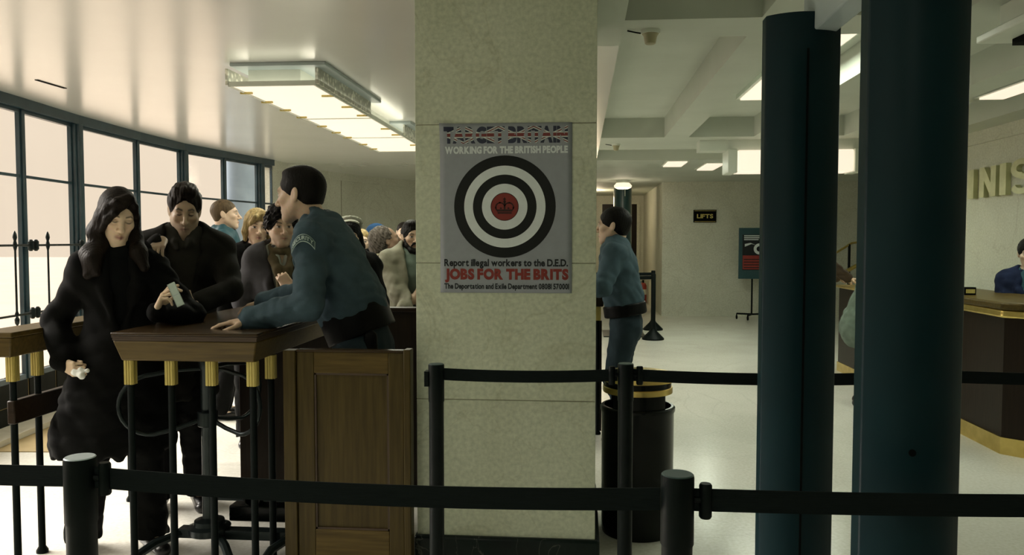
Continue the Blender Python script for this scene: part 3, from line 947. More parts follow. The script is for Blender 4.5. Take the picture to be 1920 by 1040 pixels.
# ================================================================== BELT BARRIERS
def stanchion(x, y, label, h=1.0, cap='post_cap_dark', r=0.032, clip_dir=None):
    t = thing('stanchion', label, 'barrier post', (x, y, 0), 0, 'belt barrier posts')
    part('base', MB().lathe([(0.17, 0.0), (0.17, 0.012), (0.12, 0.022), (0.045, 0.035)], (x, y, 0), 32), M['black'], t)
    part('post', MB().lathe([(r * 0.93, 0.02), (r * 0.93, h - 0.14), (r, h - 0.135), (r, h - 0.006), (r * 0.97, h - 0.001)], (x, y, 0), 28), M['black'], t)
    part('cap', MB().lathe([(r * 0.96, h - 0.001), (r * 0.9, h + 0.001)], (x, y, 0), 28), M[cap], t)
    return t

def belt(t, p, q, ztop, ztop2, h=0.044, sag=0.018, r=0.032, clip_at='start'):
    """webbing part of barrier t, from post axis p to post axis q"""
    P, Q = Vector((*p, 0)), Vector((*q, 0))
    d = (Q - P).normalized()
    a, b = P + d * (r * 0.98), Q - d * (r * 1.03)
    pts = []
    for i in range(25):
        u = i / 24
        v = a.lerp(b, u)
        pts.append((v.x, v.y, ztop + (ztop2 - ztop) * u - sag * 4 * u * (1 - u)))
    part('belt', MB().strip(pts, h, 0.0025), M['webbing'], t)
    c = (P + d * (r + 0.022)) if clip_at == 'start' else (Q - d * (r + 0.022))
    e = P + d * r if clip_at == 'start' else Q - d * r
    zc = ztop if clip_at == 'start' else ztop2
    m = MB().lathe([(0.010, zc - 0.058), (0.0125, zc - 0.054), (0.0125, zc + 0.006), (0.010, zc + 0.010)], (c.x, c.y, 0), 14)
    m.tube([(e.x, e.y, zc - 0.022), (c.x, c.y, zc - 0.022)], 0.007, 8)
    part('belt_clip', m, M['black'], t)

A_, B_ = (-1.036, 1.562), (0.188, 1.545)
sa = stanchion(*A_, 'near barrier post with pale cap at the lower left', cap='post_cap')
belt(sa, A_, B_, 0.980, 0.972, sag=0.014)
sb = stanchion(*B_, 'near barrier post with dark green cap right of the pillar')
sz = stanchion(1.45, 1.62, 'near barrier post beyond the right edge')
belt(sb, B_, (1.45, 1.62), 0.972, 0.975, sag=0.008)
sy = stanchion(-2.25, 1.62, 'near barrier post beyond the left edge')
belt(sy, (-2.25, 1.62), A_, 0.995, 0.980, sag=0.012, clip_at='start')
E_, F_, G_, H_ = (-0.522, 2.86), (0.166, 2.93), (1.25, 3.0), (2.7, 3.1)
se = stanchion(*E_, 'black barrier post directly before the pillar', r=0.029)
belt(se, E_, F_, 0.985, 0.98, sag=0.008, r=0.029, clip_at='end')
part('spare_clip', MB().box(E_[0] - 0.041, E_[0] - 0.026, E_[1] - 0.02, E_[1] + 0.02, 0.92, 0.975), M['black'], se)
sf = stanchion(*F_, 'black barrier post in front of the brass lidded bin', r=0.029)
belt(sf, F_, G_, 0.98, 0.975, sag=0.012, r=0.029)
sg = stanchion(*G_, 'black barrier post behind the near detector panel', r=0.029)
belt(sg, G_, H_, 0.98, 0.975, sag=0.012, r=0.029)
sh_ = stanchion(*H_, 'black barrier post beyond the right edge, before the reception desk', r=0.029)

def far_stanchion(x, y, label):
    t = thing('stanchion', label, 'barrier post', (x, y, 0), 0, 'belt barrier posts')
    part('base', MB().lathe([(0.16, 0.0), (0.16, 0.02), (0.06, 0.12), (0.034, 0.16)], (x, y, 0), 24), M['black'], t)
    part('post', MB().lathe([(0.034, 0.15), (0.034, 0.95), (0.03, 0.96)], (x, y, 0), 18), M['black'], t)
    part('belt', MB().strip([(x - 0.03, y, 0.93), (x - 0.5, y, 0.92), (x - 1.25, y, 0.93)], 0.05, 0.003), M['webbing'], t)
    return t
far_stanchion(1.06, 11.78, 'distant barrier post with wide foot, the nearer of two behind the second guard')
far_stanchion(1.17, 13.05, 'distant barrier post with wide foot, the farther of two behind the second guard')
tag(part('floor_mat', MB().box(0.35, 0.98, 12.0, 12.9, 0, 0.012), M['steel_dark']), 'dark floor mat between the distant barrier posts', 'mat')

# ================================================================== BIN
bx, by = 0.285, 3.985
t = thing('litter_bin', 'round black litter bin with brass lid behind the barrier post', 'bin', (bx, by, 0))
part('body', MB().lathe([(0.172, 0.0), (0.176, 0.02), (0.178, 0.60), (0.184, 0.612), (0.184, 0.628), (0.176, 0.635), (0.165, 0.635), (0.165, 0.60)], (bx, by, 0), 48), M['black_gloss'], t)
def arc_wall(mb, a0, a1, r0, r1, z0, z1, n=20):
    P = [(bx + r1 * math.cos(R(a0 + (a1 - a0) * i / n)), by + r1 * math.sin(R(a0 + (a1 - a0) * i / n))) for i in range(n + 1)]
    P += [(bx + r0 * math.cos(R(a0 + (a1 - a0) * i / n)), by + r0 * math.sin(R(a0 + (a1 - a0) * i / n))) for i in range(n, -1, -1)]
    for i in range(n):
        q = [P[i], P[i + 1], P[2 * n - i], P[2 * n + 1 - i]]
        mb.prism(list(reversed(q)) if False else [q[0], q[1], q[2], q[3]], z0, z1)
for a0 in (222, 42):
    mb = MB()
    arc_wall(mb, a0, a0 + 96, 0.162, 0.168, 0.62, 0.70)
    part('hood', mb, M['black_gloss'], t)
part('brass_band', MB().lathe([(0.169, 0.70), (0.171, 0.702), (0.171, 0.728), (0.169, 0.73)], (bx, by, 0), 48), M['brass'], t)
part('neck', MB().lathe([(0.165, 0.73), (0.165, 0.758)], (bx, by, 0), 48), M['black_gloss'], t)
part('lid', MB().lathe([(0.172, 0.757), (0.186, 0.762), (0.187, 0.785), (0.180, 0.792), (0.10, 0.797), (0.02, 0.80)], (bx, by, 0), 48), M['brass'], t)

# ================================================================== FAR HALL
t = thing('column', 'round teal column in the passage before the dark door', 'column', (0.875, 17, 0))
part('shaft', MB().lathe([(0.19, 0.12), (0.19, CEIL)], (0.875, 17, 0), 36), M['teal_light'], t)
part('base', MB().lathe([(0.23, 0), (0.23, 0.1), (0.19, 0.12)], (0.875, 17, 0), 36), M['black'], t)

t = thing('fire_extinguisher', 'red fire extinguisher on the passage floor beside the door', 'fire extinguisher', (1.44, 18.6, 0))
part('cylinder', MB().lathe([(0.075, 0), (0.08, 0.02), (0.08, 0.40), (0.06, 0.45), (0.03, 0.47)], (1.44, 18.6, 0), 24), M['red'], t)
part('valve', MB().lathe([(0.022, 0.47), (0.022, 0.52)], (1.44, 18.6, 0), 12).box(1.40, 1.46, 18.59, 18.61, 0.52, 0.535), M['off_black'], t)
part('hose', MB().tube([(1.44, 18.6, 0.50), (1.36, 18.58, 0.48), (1.345, 18.56, 0.3), (1.35, 18.55, 0.15)], 0.012, 8), M['off_black'], t)
part('label_band', MB().lathe([(0.0805, 0.20), (0.0815, 0.20), (0.0815, 0.32), (0.0805, 0.32)], (1.44, 18.6, 0), 24), M['white_metal'], t)

t = thing('lifts_sign', 'small dark lifts sign on the far stone wall', 'sign', (2.34, 15.44, 1.9))
part('plate', MB().box(2.128, 2.552, 15.415, 15.45, 1.785, 2.022), M['off_black'], t, bevel=0.004)
part('plate_rim', MB().box(2.145, 2.535, 15.410, 15.416, 1.80, 1.806).box(2.145, 2.535, 15.410, 15.416, 2.0, 2.006), M['brass_old'], t)
v, f = fit_text('LIFTS', 2.19, 2.49, 1.862, 1.942, 15.412, 0.03, 1.25)
m = MB(); m.add(v, f)
part('lettering', m, M['brass_old'], t)

t = thing('notice_easel', 'dark teal notice board on a wheeled stand by the far wall', 'easel', (3.15, 15.0, 0))
part('board', MB().box(2.895, 3.42, 15.0, 15.04, 0.74, 1.675), M['teal_light'], t, bevel=0.006)
part('bill', MB().box(2.96, 3.355, 14.994, 15.0, 0.90, 1.55), M['p_dark'], t)
part('bill_red', MB().box(2.965, 3.35, 14.990, 14.994, 0.915, 1.17), M['red'], t)
mb = MB()
for z, w in ((1.52, 0.30), (1.485, 0.32), (1.45, 0.26)):
    mb.box(2.985, 2.985 + w, 14.990, 14.994, z, z + 0.02)
mb.ring(3.26, 1.29, 0.05, 0.10, 14.988, 14.993, 24)
mb.slab([(3.0, 1.33), (3.12, 1.38), (3.2, 1.36), (3.1, 1.40), (3.0, 1.38)], 14.99, 14.993)
part('bill_white', mb, M['p_white'], t)
mb = MB()
for k in range(4):
    mb.box(2.985, 3.30, 14.987, 14.990, 0.94 + k * 0.05, 0.955 + k * 0.05)
part('bill_lines', mb, M['p_dark'], t)
part('pole', MB().cyl((3.15, 15.05, 0.08), (3.15, 15.05, 0.9), 0.016, 14), M['black'], t)
part('foot', MB().tube([(2.87, 15.0, 0.10), (3.15, 15.05, 0.085), (3.44, 15.0, 0.10)], 0.016, 10).tube([(3.15, 15.05, 0.085), (3.02, 14.75, 0.08)], 0.016, 10), M['black'], t)
for x, y in ((2.87, 15.0), (3.44, 15.0), (3.02, 14.75)):
    part('caster', MB().cyl((x - 0.012, y, 0.035), (x + 0.012, y, 0.035), 0.035, 16).cyl((x, y, 0.03), (x, y, 0.10), 0.01, 8), M['off_black'], t)

t = thing('stair_handrail', 'sloping brass handrail on black posts seen between the detector panels', 'handrail', (4.7, 14.0, 0))
part('rail', MB().tube([(4.05, 13.4, 0.80), (4.45, 13.4, 1.03), (5.3, 13.4, 1.53)], 0.032, 12), M['brass'], t)
part('rail', MB().tube([(4.30, 14.2, 1.18), (4.64, 14.2, 1.40), (4.72, 14.2, 1.41)], 0.018, 12), M['brass'], t)
part('post', MB().cyl((4.60, 14.2, 0), (4.60, 14.2, 1.38), 0.022, 12), M['black'], t)
part('post', MB().cyl((4.9, 13.4, 0), (4.9, 13.4, 1.28), 0.022, 12), M['black'], t)

# reception desk
DXF, DYF = 2.855, 5.55
desk_poly = [(DXF + 0.10, DYF), (3.98, DYF - 0.02), (3.98, DYF + 0.45), (DXF + 0.55, DYF + 0.47), (DXF + 0.55, 8.0), (DXF, 8.0), (DXF, DYF + 0.10)]
def grow(poly, d):
    c = [(DXF + 0.3, 7), (DXF + 0.3, 7)]
    out = []
    for x, y in poly:
        nx = x - d if x < DXF + 0.2 else x
        ny = y - d if y < DYF + 0.2 else y
        out.append((nx, ny))
    return out
t = thing('reception_desk', 'dark wood reception desk with brass kick plate and polished top', 'desk', (3.3, 6.5, 0))
part('kick_plate', MB().prism(grow(desk_poly, 0.012), 0.0, 0.115), M['brass'], t)
part('body', MB().prism(desk_poly, 0.115, 0.93), M['red_wood'], t)
part('brass_moulding', MB().prism(grow(desk_poly, 0.045), 0.93, 0.985), M['brass'], t, bevel=0.012)
part('desk_top', MB().prism(grow(desk_poly, 0.06), 0.985, 1.035), M['oak_h'], t, bevel=0.014)
part('wing', MB().box(DXF + 0.01, DXF + 0.55, 8.01, 9.15, 0.1, 0.93), M['red_wood'], t)
part('wing_kick_plate', MB().box(DXF, DXF + 0.56, 8.01, 9.16, 0.0, 0.1), M['brass'], t)
part('wing_top', MB().box(DXF - 0.04, DXF + 0.58, 8.02, 9.19, 0.93, 0.955), M['brass'], t, bevel=0.008)
t = thing('paper_cup', 'small white paper cup on the low wing of the reception desk', 'cup', (3.03, 8.75, 0.955))
part('cup', MB().lathe([(0.026, 0.956), (0.036, 1.045), (0.033, 1.045), (0.024, 0.965)], (3.03, 8.75, 0), 20), M['white_metal'], t)
t = thing('desk_sign', 'small dark sign block standing on the reception desk beside the near detector panel', 'sign', (2.92, 6.3, 1.035))
part('block', MB().box(2.89, 2.975, 6.3, 6.35, 1.035, 1.095), M['off_black'], t, bevel=0.003)
part('face_plate', MB().box(2.90, 2.965, 6.297, 6.3, 1.05, 1.08), M['brass_old'], t)

# raised letters on the wall behind the desk (facing -X, read from far to near)
def wall_letter(ch, y0, y1, z0, z1, label, depth=0.05, outline=None):
    t = None
    if ch == 'I':
        poly = [(0, 0), (1, 0), (1, 1), (0, 1)]
        fs = [(0, 1, 2, 3)]
    elif ch == 'N':
        s = 0.30
        poly = [(0, 0), (s, 0), (s, 0.55), (1 - s, 0), (1, 0), (1, 1), (1 - s, 1), (1 - s, 0.45), (s, 1), (0, 1)]
        fs = [tuple(range(10))]
    else:
        vs, _ = None, None
        P = []
        for i in range(21):
            a = R(20 + i * 250 / 20); P.append((0.5 + 0.33 * math.cos(a), 0.735 + 0.20 * math.sin(a)))
        for i in range(21):
            a = R(90 - i * 250 / 20); P.append((0.5 + 0.36 * math.cos(a), 0.285 + 0.215 * math.sin(a)))
        L_, Rr = [], []
        for i, p in enumerate(P):
            a, b = P[max(i - 1, 0)], P[min(i + 1, len(P) - 1)]
            d = Vector((b[0] - a[0], b[1] - a[1], 0)); d.normalize()
            w = 0.085 if True else 0
            L_.append((p[0] - d.y * w * 1.5, p[1] + d.x * w)); Rr.append((p[0] + d.y * w * 1.5, p[1] - d.x * w))
        poly = L_ + list(reversed(Rr))
    def place(u, v, x):
        return (x, y0 + (y1 - y0) * u, z0 + (z1 - z0) * v)
    xf, xr = 4.02 - depth, 4.018
    n = len(poly)
    vs = [place(u, v, xf) for u, v in poly] + [place(u, v, xr) for u, v in poly]
    if ch == 'S':
        h = n // 2
        fs = [(i, i + 1, n - 2 - i, n - 1 - i) for i in range(h - 1)]
        fb = [tuple(n + k for k in reversed(f)) for f in fs]
        fs = fs + fb
    else:
        fs = [tuple(range(n)), tuple(reversed(range(n, 2 * n)))]
    fs += [((i + 1) % n, i, n + i, n + (i + 1) % n) for i in range(n)]
    m = MB(); m.add(vs, fs)
    o = part('wall_letter', m, M['letter'], None)
    me = o.data
    tag(o, label, 'letter', 'raised letters on the right wall')
M['letter'] = noise_mat('gilt_letter', (0.42, 0.42, 0.22), (0.52, 0.52, 0.29), 10, 0.4, metal=0.2)

# ================================================================== PEOPLE
# each body and garment is grown as one smooth surface from blended limbs, then meshed
V3 = lambda *a: np.array(a, dtype=np.float64)
def unit(v):
    v = np.asarray(v, float)
    return v / (np.linalg.norm(v) + 1e-12)

def rot_head(yaw, pitch, roll):
    """yaw turns towards +X, pitch down is positive, roll tips the crown towards +X (all degrees)"""
    return np.array(Matrix.Rotation(R(yaw), 3, 'Z') @ Matrix.Rotation(R(pitch), 3, 'X') @ Matrix.Rotation(R(roll), 3, 'Y'))

class Field:
    def __init__(s):
        s.p = []
    def add(s, fn, lo, hi, k=0.02, op=0):
        s.p.append((fn, np.asarray(lo, float), np.asarray(hi, float), k, op))
        return s
    def rc(s, a, b, ra, rb, k=0.02, op=0):
        a, b = np.asarray(a, float), np.asarray(b, float)
        ba = b - a; L2 = float(ba @ ba) + 1e-12
        def fn(X, Y, Z):
            h = np.clip(((X - a[0]) * ba[0] + (Y - a[1]) * ba[1] + (Z - a[2]) * ba[2]) / L2, 0, 1)
            return np.sqrt((X - a[0] - h * ba[0]) ** 2 + (Y - a[1] - h * ba[1]) ** 2 + (Z - a[2] - h * ba[2]) ** 2) - (ra + (rb - ra) * h)
        r = max(ra, rb)
        return s.add(fn, np.minimum(a, b) - r, np.maximum(a, b) + r, k, op)
    def frc(s, a, b, ra, rb, q, u=(1, 0, 0), k=0.03, op=0):
        """limb of elliptic section: radius r along u, q*r across it"""
        a, b = np.asarray(a, float), np.asarray(b, float)
        w = unit(b - a); L = np.linalg.norm(b - a)
        u = unit(np.asarray(u, float) - w * np.dot(w, u)); v = np.cross(w, u)
        def fn(X, Y, Z):
            x, y, z = X - a[0], Y - a[1], Z - a[2]
            t = x * w[0] + y * w[1] + z * w[2]
            h = np.clip(t, 0, L)
            pu = x * u[0] + y * u[1] + z * u[2]
            pv = (x * v[0] + y * v[1] + z * v[2]) / q
            return (np.sqrt(pu ** 2 + pv ** 2 + (t - h) ** 2) - (ra + (rb - ra) * h / max(L, 1e-6))) * (0.5 + 0.5 * min(q, 1))
        r = max(ra, rb) * max(1, q)
        return s.add(fn, np.minimum(a, b) - r, np.maximum(a, b) + r, k, op)
    def ell(s, c, r, M3=None, k=0.02, op=0):
        c, r = np.asarray(c, float), np.asarray(r, float)
        def fn(X, Y, Z):
            x, y, z = X - c[0], Y - c[1], Z - c[2]
            if M3 is not None:
                x, y, z = (M3[0, 0] * x + M3[1, 0] * y + M3[2, 0] * z, M3[0, 1] * x + M3[1, 1] * y + M3[2, 1] * z, M3[0, 2] * x + M3[1, 2] * y + M3[2, 2] * z)
            k0 = np.sqrt((x / r[0]) ** 2 + (y / r[1]) ** 2 + (z / r[2]) ** 2)
            k1 = np.sqrt((x / r[0] ** 2) ** 2 + (y / r[1] ** 2) ** 2 + (z / r[2] ** 2) ** 2)
            return np.where(k1 > 1e-9, k0 * (k0 - 1) / np.maximum(k1, 1e-9), -r.min())
        e = r.max() if M3 is not None else r
        return s.add(fn, c - e, c + e, k, op)
    def path(s, pts, rs, k=0.02, op=0):
        for i in range(len(pts) - 1):
            s.rc(pts[i], pts[i + 1], rs[i], rs[i + 1], k, op)
        return s
    def mesh(s, step, fine=(), fstep=None, disp=None, lo=None, hi=None):
        """surface nets on a grid of the given step, finer inside the boxes of fine"""
        P = [p for p in s.p if p[4] == 0]
        if lo is None:
            lo = np.min([p[1] for p in P], 0) - 0.03
            hi = np.max([p[2] for p in P], 0) + 0.03
        ax = []
        for i in range(3):
            c = [lo[i]]
            while c[-1] < hi[i]:
                x = c[-1]
                st = step
                for a, b in fine:
                    if a[i] - step * 0.5 <= x <= b[i]:
                        st = fstep
                c.append(x + st)
            ax.append(np.array(c))
        g = np.full((len(ax[0]), len(ax[1]), len(ax[2])), 0.25, np.float32)
        for fn, l, h, k, op in s.p:
            pad = k + 0.02
            ix = [slice(max(np.searchsorted(ax[i], l[i] - pad) - 1, 0), np.searchsorted(ax[i], h[i] + pad) + 1) for i in range(3)]
            X = ax[0][ix[0]][:, None, None]; Y = ax[1][ix[1]][None, :, None]; Z = ax[2][ix[2]][None, None, :]
            if 0 in (X.size, Y.size, Z.size):
                continue
            d = fn(X, Y, Z).astype(np.float32)
            o = g[ix[0], ix[1], ix[2]]
            if op == 0:
                hh = np.clip(0.5 + 0.5 * (o - d) / k, 0, 1)
                g[ix[0], ix[1], ix[2]] = o * (1 - hh) + d * hh - k * hh * (1 - hh)
            else:
                d = -d
                hh = np.clip(0.5 - 0.5 * (o - d) / k, 0, 1)
                g[ix[0], ix[1], ix[2]] = o * (1 - hh) + d * hh + k * hh * (1 - hh)
        if disp is not None:
            g += disp(ax[0][:, None, None], ax[1][None, :, None], ax[2][None, None, :]).astype(np.float32)
        g[0] = g[-1] = 0.1; g[:, 0] = g[:, -1] = 0.1; g[:, :, 0] = g[:, :, -1] = 0.1
        return surface_nets(g, ax)

def surface_nets(g, ax):
    ins = g < 0
    n = np.array(g.shape)
    cnt = np.zeros(n - 1, np.int8)
    for dx in (0, 1):
        for dy in (0, 1):
            for dz in (0, 1):
                cnt += ins[dx:n[0] - 1 + dx, dy:n[1] - 1 + dy, dz:n[2] - 1 + dz]
    act = (cnt > 0) & (cnt < 8)
    idx = np.argwhere(act)
    if len(idx) == 0:
        return np.zeros((0, 3)), np.zeros((0, 4), int)
    vid = np.full(n - 1, -1, np.int64)
    vid[act] = np.arange(len(idx))
    cv = {}
    cor = [(a, b, c) for a in (0, 1) for b in (0, 1) for c in (0, 1)]
    for c in cor:
        cv[c] = g[idx[:, 0] + c[0], idx[:, 1] + c[1], idx[:, 2] + c[2]]
    acc = np.zeros((len(idx), 3)); num = np.zeros(len(idx))
    for c in cor:
        for a in range(3):
            if c[a] == 0:
                e = list(c); e[a] = 1; e = tuple(e)
                v0, v1 = cv[c], cv[e]
                m = (v0 < 0) != (v1 < 0)
                t = np.where(m, v0 / np.where(np.abs(v0 - v1) < 1e-12, 1, v0 - v1), 0)
                p = np.zeros((len(idx), 3)); p[:] = c; p[:, a] = t
                acc += p * m[:, None]; num += m
    fr = acc / num[:, None]
    V = np.empty((len(idx), 3))
    for a in range(3):
        x0 = ax[a][idx[:, a]]; x1 = ax[a][idx[:, a] + 1]
        V[:, a] = x0 + (x1 - x0) * fr[:, a]
    F = []
    for a in range(3):
        b, c = (a + 1) % 3, (a + 2) % 3
        s0 = [slice(None)] * 3; s1 = [slice(None)] * 3
        s0[a] = slice(0, n[a] - 1); s1[a] = slice(1, n[a])
        ch = ins[tuple(s0)] != ins[tuple(s1)]
        q = np.argwhere(ch)
        q = q[(q[:, b] > 0) & (q[:, c] > 0) & (q[:, b] < n[b] - 1) & (q[:, c] < n[c] - 1)]
        if not len(q):
            continue
        fl = ins[tuple(s0)][tuple(q.T)]
        def at(db, dc):
            r = q.copy(); r[:, b] += db; r[:, c] += dc
            return vid[tuple(r.T)]
        quad = np.stack([at(-1, -1), at(0, -1), at(0, 0), at(-1, 0)], 1)
        quad[~fl] = quad[~fl][:, ::-1]
        F.append(quad)
    return V, np.concatenate(F)

def field_obj(name, vf, mat, parent, relax=1, color=None, label=None):
    V, F = vf
    if relax and len(V):
        e = np.concatenate([F[:, [0, 1]], F[:, [1, 2]], F[:, [2, 3]], F[:, [3, 0]]])
        for _ in range(relax):
            s = np.zeros_like(V); c = np.zeros(len(V))
            np.add.at(s, e[:, 0], V[e[:, 1]]); np.add.at(c, e[:, 0], 1)
            np.add.at(s, e[:, 1], V[e[:, 0]]); np.add.at(c, e[:, 1], 1)
            V = V * 0.5 + 0.5 * s / np.maximum(c, 1)[:, None]
    me = bpy.data.meshes.new(name)
    me.vertices.add(len(V)); me.vertices.foreach_set('co', V.astype(np.float32).ravel())
    me.loops.add(F.size); me.loops.foreach_set('vertex_index', F.astype(np.int32).ravel())
    me.polygons.add(len(F)); me.polygons.foreach_set('loop_start', np.arange(0, F.size, 4, dtype=np.int32))
    me.polygons.foreach_set('use_smooth', [True] * len(F))
    me.update(calc_edges=True)
    me.materials.append(mat)
    if color is not None:
        a = me.color_attributes.new('skin_tone', 'FLOAT_COLOR', 'POINT')
        a.data.foreach_set('color', np.concatenate([color(V), np.ones((len(V), 1))], 1).astype(np.float32).ravel())
    o = bpy.data.objects.new(name, me)
    COL.objects.link(o)
    o.parent = parent
    if label: o['label'] = label
    return o

def skin_mat():
    m, nt, b = nodes('skin')
    at = nt.nodes.new('ShaderNodeAttribute'); at.attribute_name = 'skin_tone'
    n = nt.nodes.new('ShaderNodeTexNoise'); n.inputs['Scale'].default_value = 90
    tc = nt.nodes.new('ShaderNodeTexCoord')
    nt.links.new(tc.outputs['Object'], n.inputs['Vector'])
    mx = nt.nodes.new('ShaderNodeMixRGB'); mx.blend_type = 'OVERLAY'; mx.inputs[0].default_value = 0.12
    nt.links.new(at.outputs['Color'], mx.inputs[1]); nt.links.new(n.outputs['Color'], mx.inputs[2])
    nt.links.new(mx.outputs[0], b.inputs['Base Color'])
    setin(b, rough=0.48, spec=0.35)
    b.inputs['Subsurface Weight'].default_value = 0.0
    return m
M['skin'] = skin_mat()
def cloth(name, c, rough=0.9, sheen=0.0, var=0.25, scale=14):
    return noise_mat(name, tuple(k * (1 - var) for k in c), c, scale, rough, bump=0.25, bscale=260, sheen=sheen, spec=0.12)
def hair_m(name, c, rough=0.55):
    return noise_mat(name, tuple(k * 0.55 for k in c), tuple(k * 1.25 for k in c), 60, rough, stretch=(1, 1, 0.12), bump=0.5, bscale=160, spec=0.12)
M['hair_black'] = hair_m('black_hair', (0.0045, 0.004, 0.0032))
M['hair_dark'] = hair_m('dark_brown_hair', (0.008, 0.0052, 0.0032))
M['hair_brown'] = hair_m('cropped_brown_hair', (0.10, 0.07, 0.04))
M['hair_blonde'] = hair_m('blonde_hair', (0.33, 0.245, 0.11))
M['hair_grey'] = hair_m('greying_curly_hair', (0.10, 0.085, 0.07))
M['c_black'] = cloth('black_wool', (0.0028, 0.0031, 0.0028))
M['c_black2'] = cloth('black_jersey', (0.0026, 0.0034, 0.0034))
M['c_coat'] = cloth('dark_overcoat', (0.011, 0.011, 0.0085))
M['c_shirt'] = cloth('charcoal_shirt', (0.026, 0.026, 0.021))
M['c_tie'] = cloth('dark_tie', (0.004, 0.004, 0.0045))
M['c_uniform'] = cloth('blue_grey_uniform', (0.050, 0.084, 0.104), 0.8)
M['c_unitrs'] = cloth('blue_grey_trousers', (0.020, 0.034, 0.043), 0.8)
M['c_belt'] = noise_mat('black_leather', (0.0018, 0.002, 0.002), (0.003, 0.003, 0.003), 30, 0.5, spec=0.1)
M['c_teal'] = cloth('teal_jacket', (0.03, 0.08, 0.10), 0.5)
M['c_grey'] = cloth('grey_coat', (0.055, 0.055, 0.06))
M['c_scarf'] = cloth('brown_scarf', (0.085, 0.07, 0.038))
M['c_white'] = cloth('pale_shirt', (0.30, 0.32, 0.28))
M['c_olive'] = cloth('olive_jacket', (0.19, 0.185, 0.13), 0.6)
M['c_beige'] = cloth('beige_coat', (0.36, 0.33, 0.22))
M['c_greygreen'] = cloth('grey_green_anorak', (0.13, 0.17, 0.135), 0.7)
M['c_navy'] = cloth('navy_jacket', (0.012, 0.018, 0.045))
M['c_blue'] = cloth('blue_knit', (0.02, 0.06, 0.14))
M['c_pale'] = cloth('pale_knit', (0.5, 0.5, 0.42))
M['c_brown'] = cloth('brown_trousers', (0.05, 0.035, 0.022))
M['c_browncoat'] = cloth('brown_grey_coat', (0.075, 0.055, 0.042))
M['shoe'] = noise_mat('black_shoe_leather', (0.004, 0.004, 0.004), (0.01, 0.01, 0.01), 20, 0.3)
M['badge'] = noise_mat('pale_badge_thread', (0.30, 0.40, 0.36), (0.38, 0.48, 0.44), 90, 0.7)
M['badge_dark'] = noise_mat('dark_badge_cloth', (0.02, 0.05, 0.055), (0.03, 0.065, 0.07), 90, 0.8)

def two_bone(a, b, l1, l2, hint):
    a, b = np.asarray(a, float), np.asarray(b, float)
    d = b - a; L = np.linalg.norm(d)
    L = min(max(L, 0.02), (l1 + l2) * 0.998)
    w = unit(d)
    x = (l1 * l1 - l2 * l2 + L * L) / (2 * L)
    y = math.sqrt(max(l1 * l1 - x * x, 0))
    h = np.asarray(hint, float); h = unit(h - w * np.dot(h, w))
    return a + w * x + h * y, a + w * L

class Pose:
    """joints in the person's own frame: facing -Y, +X is the person's left"""
    def __init__(s, S=1.75, wide=1.0, lean=0.0, side=0.0, chest_yaw=0.0, head=(0, 0, 0), head_off=(0, 0, 0), stance=1.0, hs=1.0, drop=0.0, hw=1.0):
        s.S = S; s.w = wide; f = S / 1.75
        s.f = f
        s.pel = V3(0, 0.0, 0.93 * f - drop)
        L = R(lean)
        up = V3(math.sin(R(side)), -math.sin(L), math.cos(L) * math.cos(R(side))); up = unit(up)
        s.up = up
        s.waist = s.pel + up * 0.15 * f
        s.chest = s.pel + up * 0.37 * f
        s.neck = s.pel + up * 0.545 * f + V3(0, 0.012, 0)
        cy = np.array(Matrix.Rotation(R(chest_yaw), 3, 'Z'))
        s.lat = cy @ V3(1, 0, 0)
        c = s.pel + up * 0.480 * f
        s.shL = c + s.lat * 0.168 * f * wide; s.shR = c - s.lat * 0.168 * f * wide
        s.hr = rot_head(*head)
        s.hs = hs * f ** 0.5; s.hv = V3(s.hs * hw, s.hs, s.hs)
        s.head = s.neck + unit(up + V3(0, -0.15, 0.4)) * 0.155 * f + V3(*head_off)
        s.hipL = s.pel + V3(0.085 * f, 0, -0.02); s.hipR = s.pel - V3(0.085 * f, 0, 0.02)
        s.anL = V3(0.10 * f * stance, 0.03, 0.085); s.anR = V3(-0.10 * f * stance, 0.03, 0.085)
        s.toeL = V3(0.12, -1, 0); s.toeR = V3(-0.12, -1, 0)
        s.hand = {}
        s.arm('L', s.shL + V3(0.07, -0.04, -0.53 * f)); s.arm('R', s.shR + V3(-0.07, -0.04, -0.53 * f))
        s.legs()
    def legs(s, hint=(0, -1, 0)):
        f = s.f
        s.knL, s.anL = two_bone(s.hipL, s.anL, 0.43 * f, 0.41 * f, hint)
        s.knR, s.anR = two_bone(s.hipR, s.anR, 0.43 * f, 0.41 * f, hint)
    def arm(s, side, wrist, hint=None, d=None, n=None, curl=(25, 30, 20), thumb=0.5):
        f = s.f
        sh = s.shL if side == 'L' else s.shR
        sg = 1 if side == 'L' else -1
        if hint is None: hint = (0.5 * sg, 0.8, -0.3)
        el, wr = two_bone(sh, wrist, 0.30 * f, 0.26 * f, hint)
        setattr(s, 'el' + side, el); setattr(s, 'wr' + side, wr)
        if d is None: d = wr - el
        d = unit(d)
        if n is None: n = (-sg, 0, 0)
        n = np.asarray(n, float); n = unit(n - d * np.dot(n, d))
        s.hand[side] = (wr, d, n, curl, thumb)
        return s

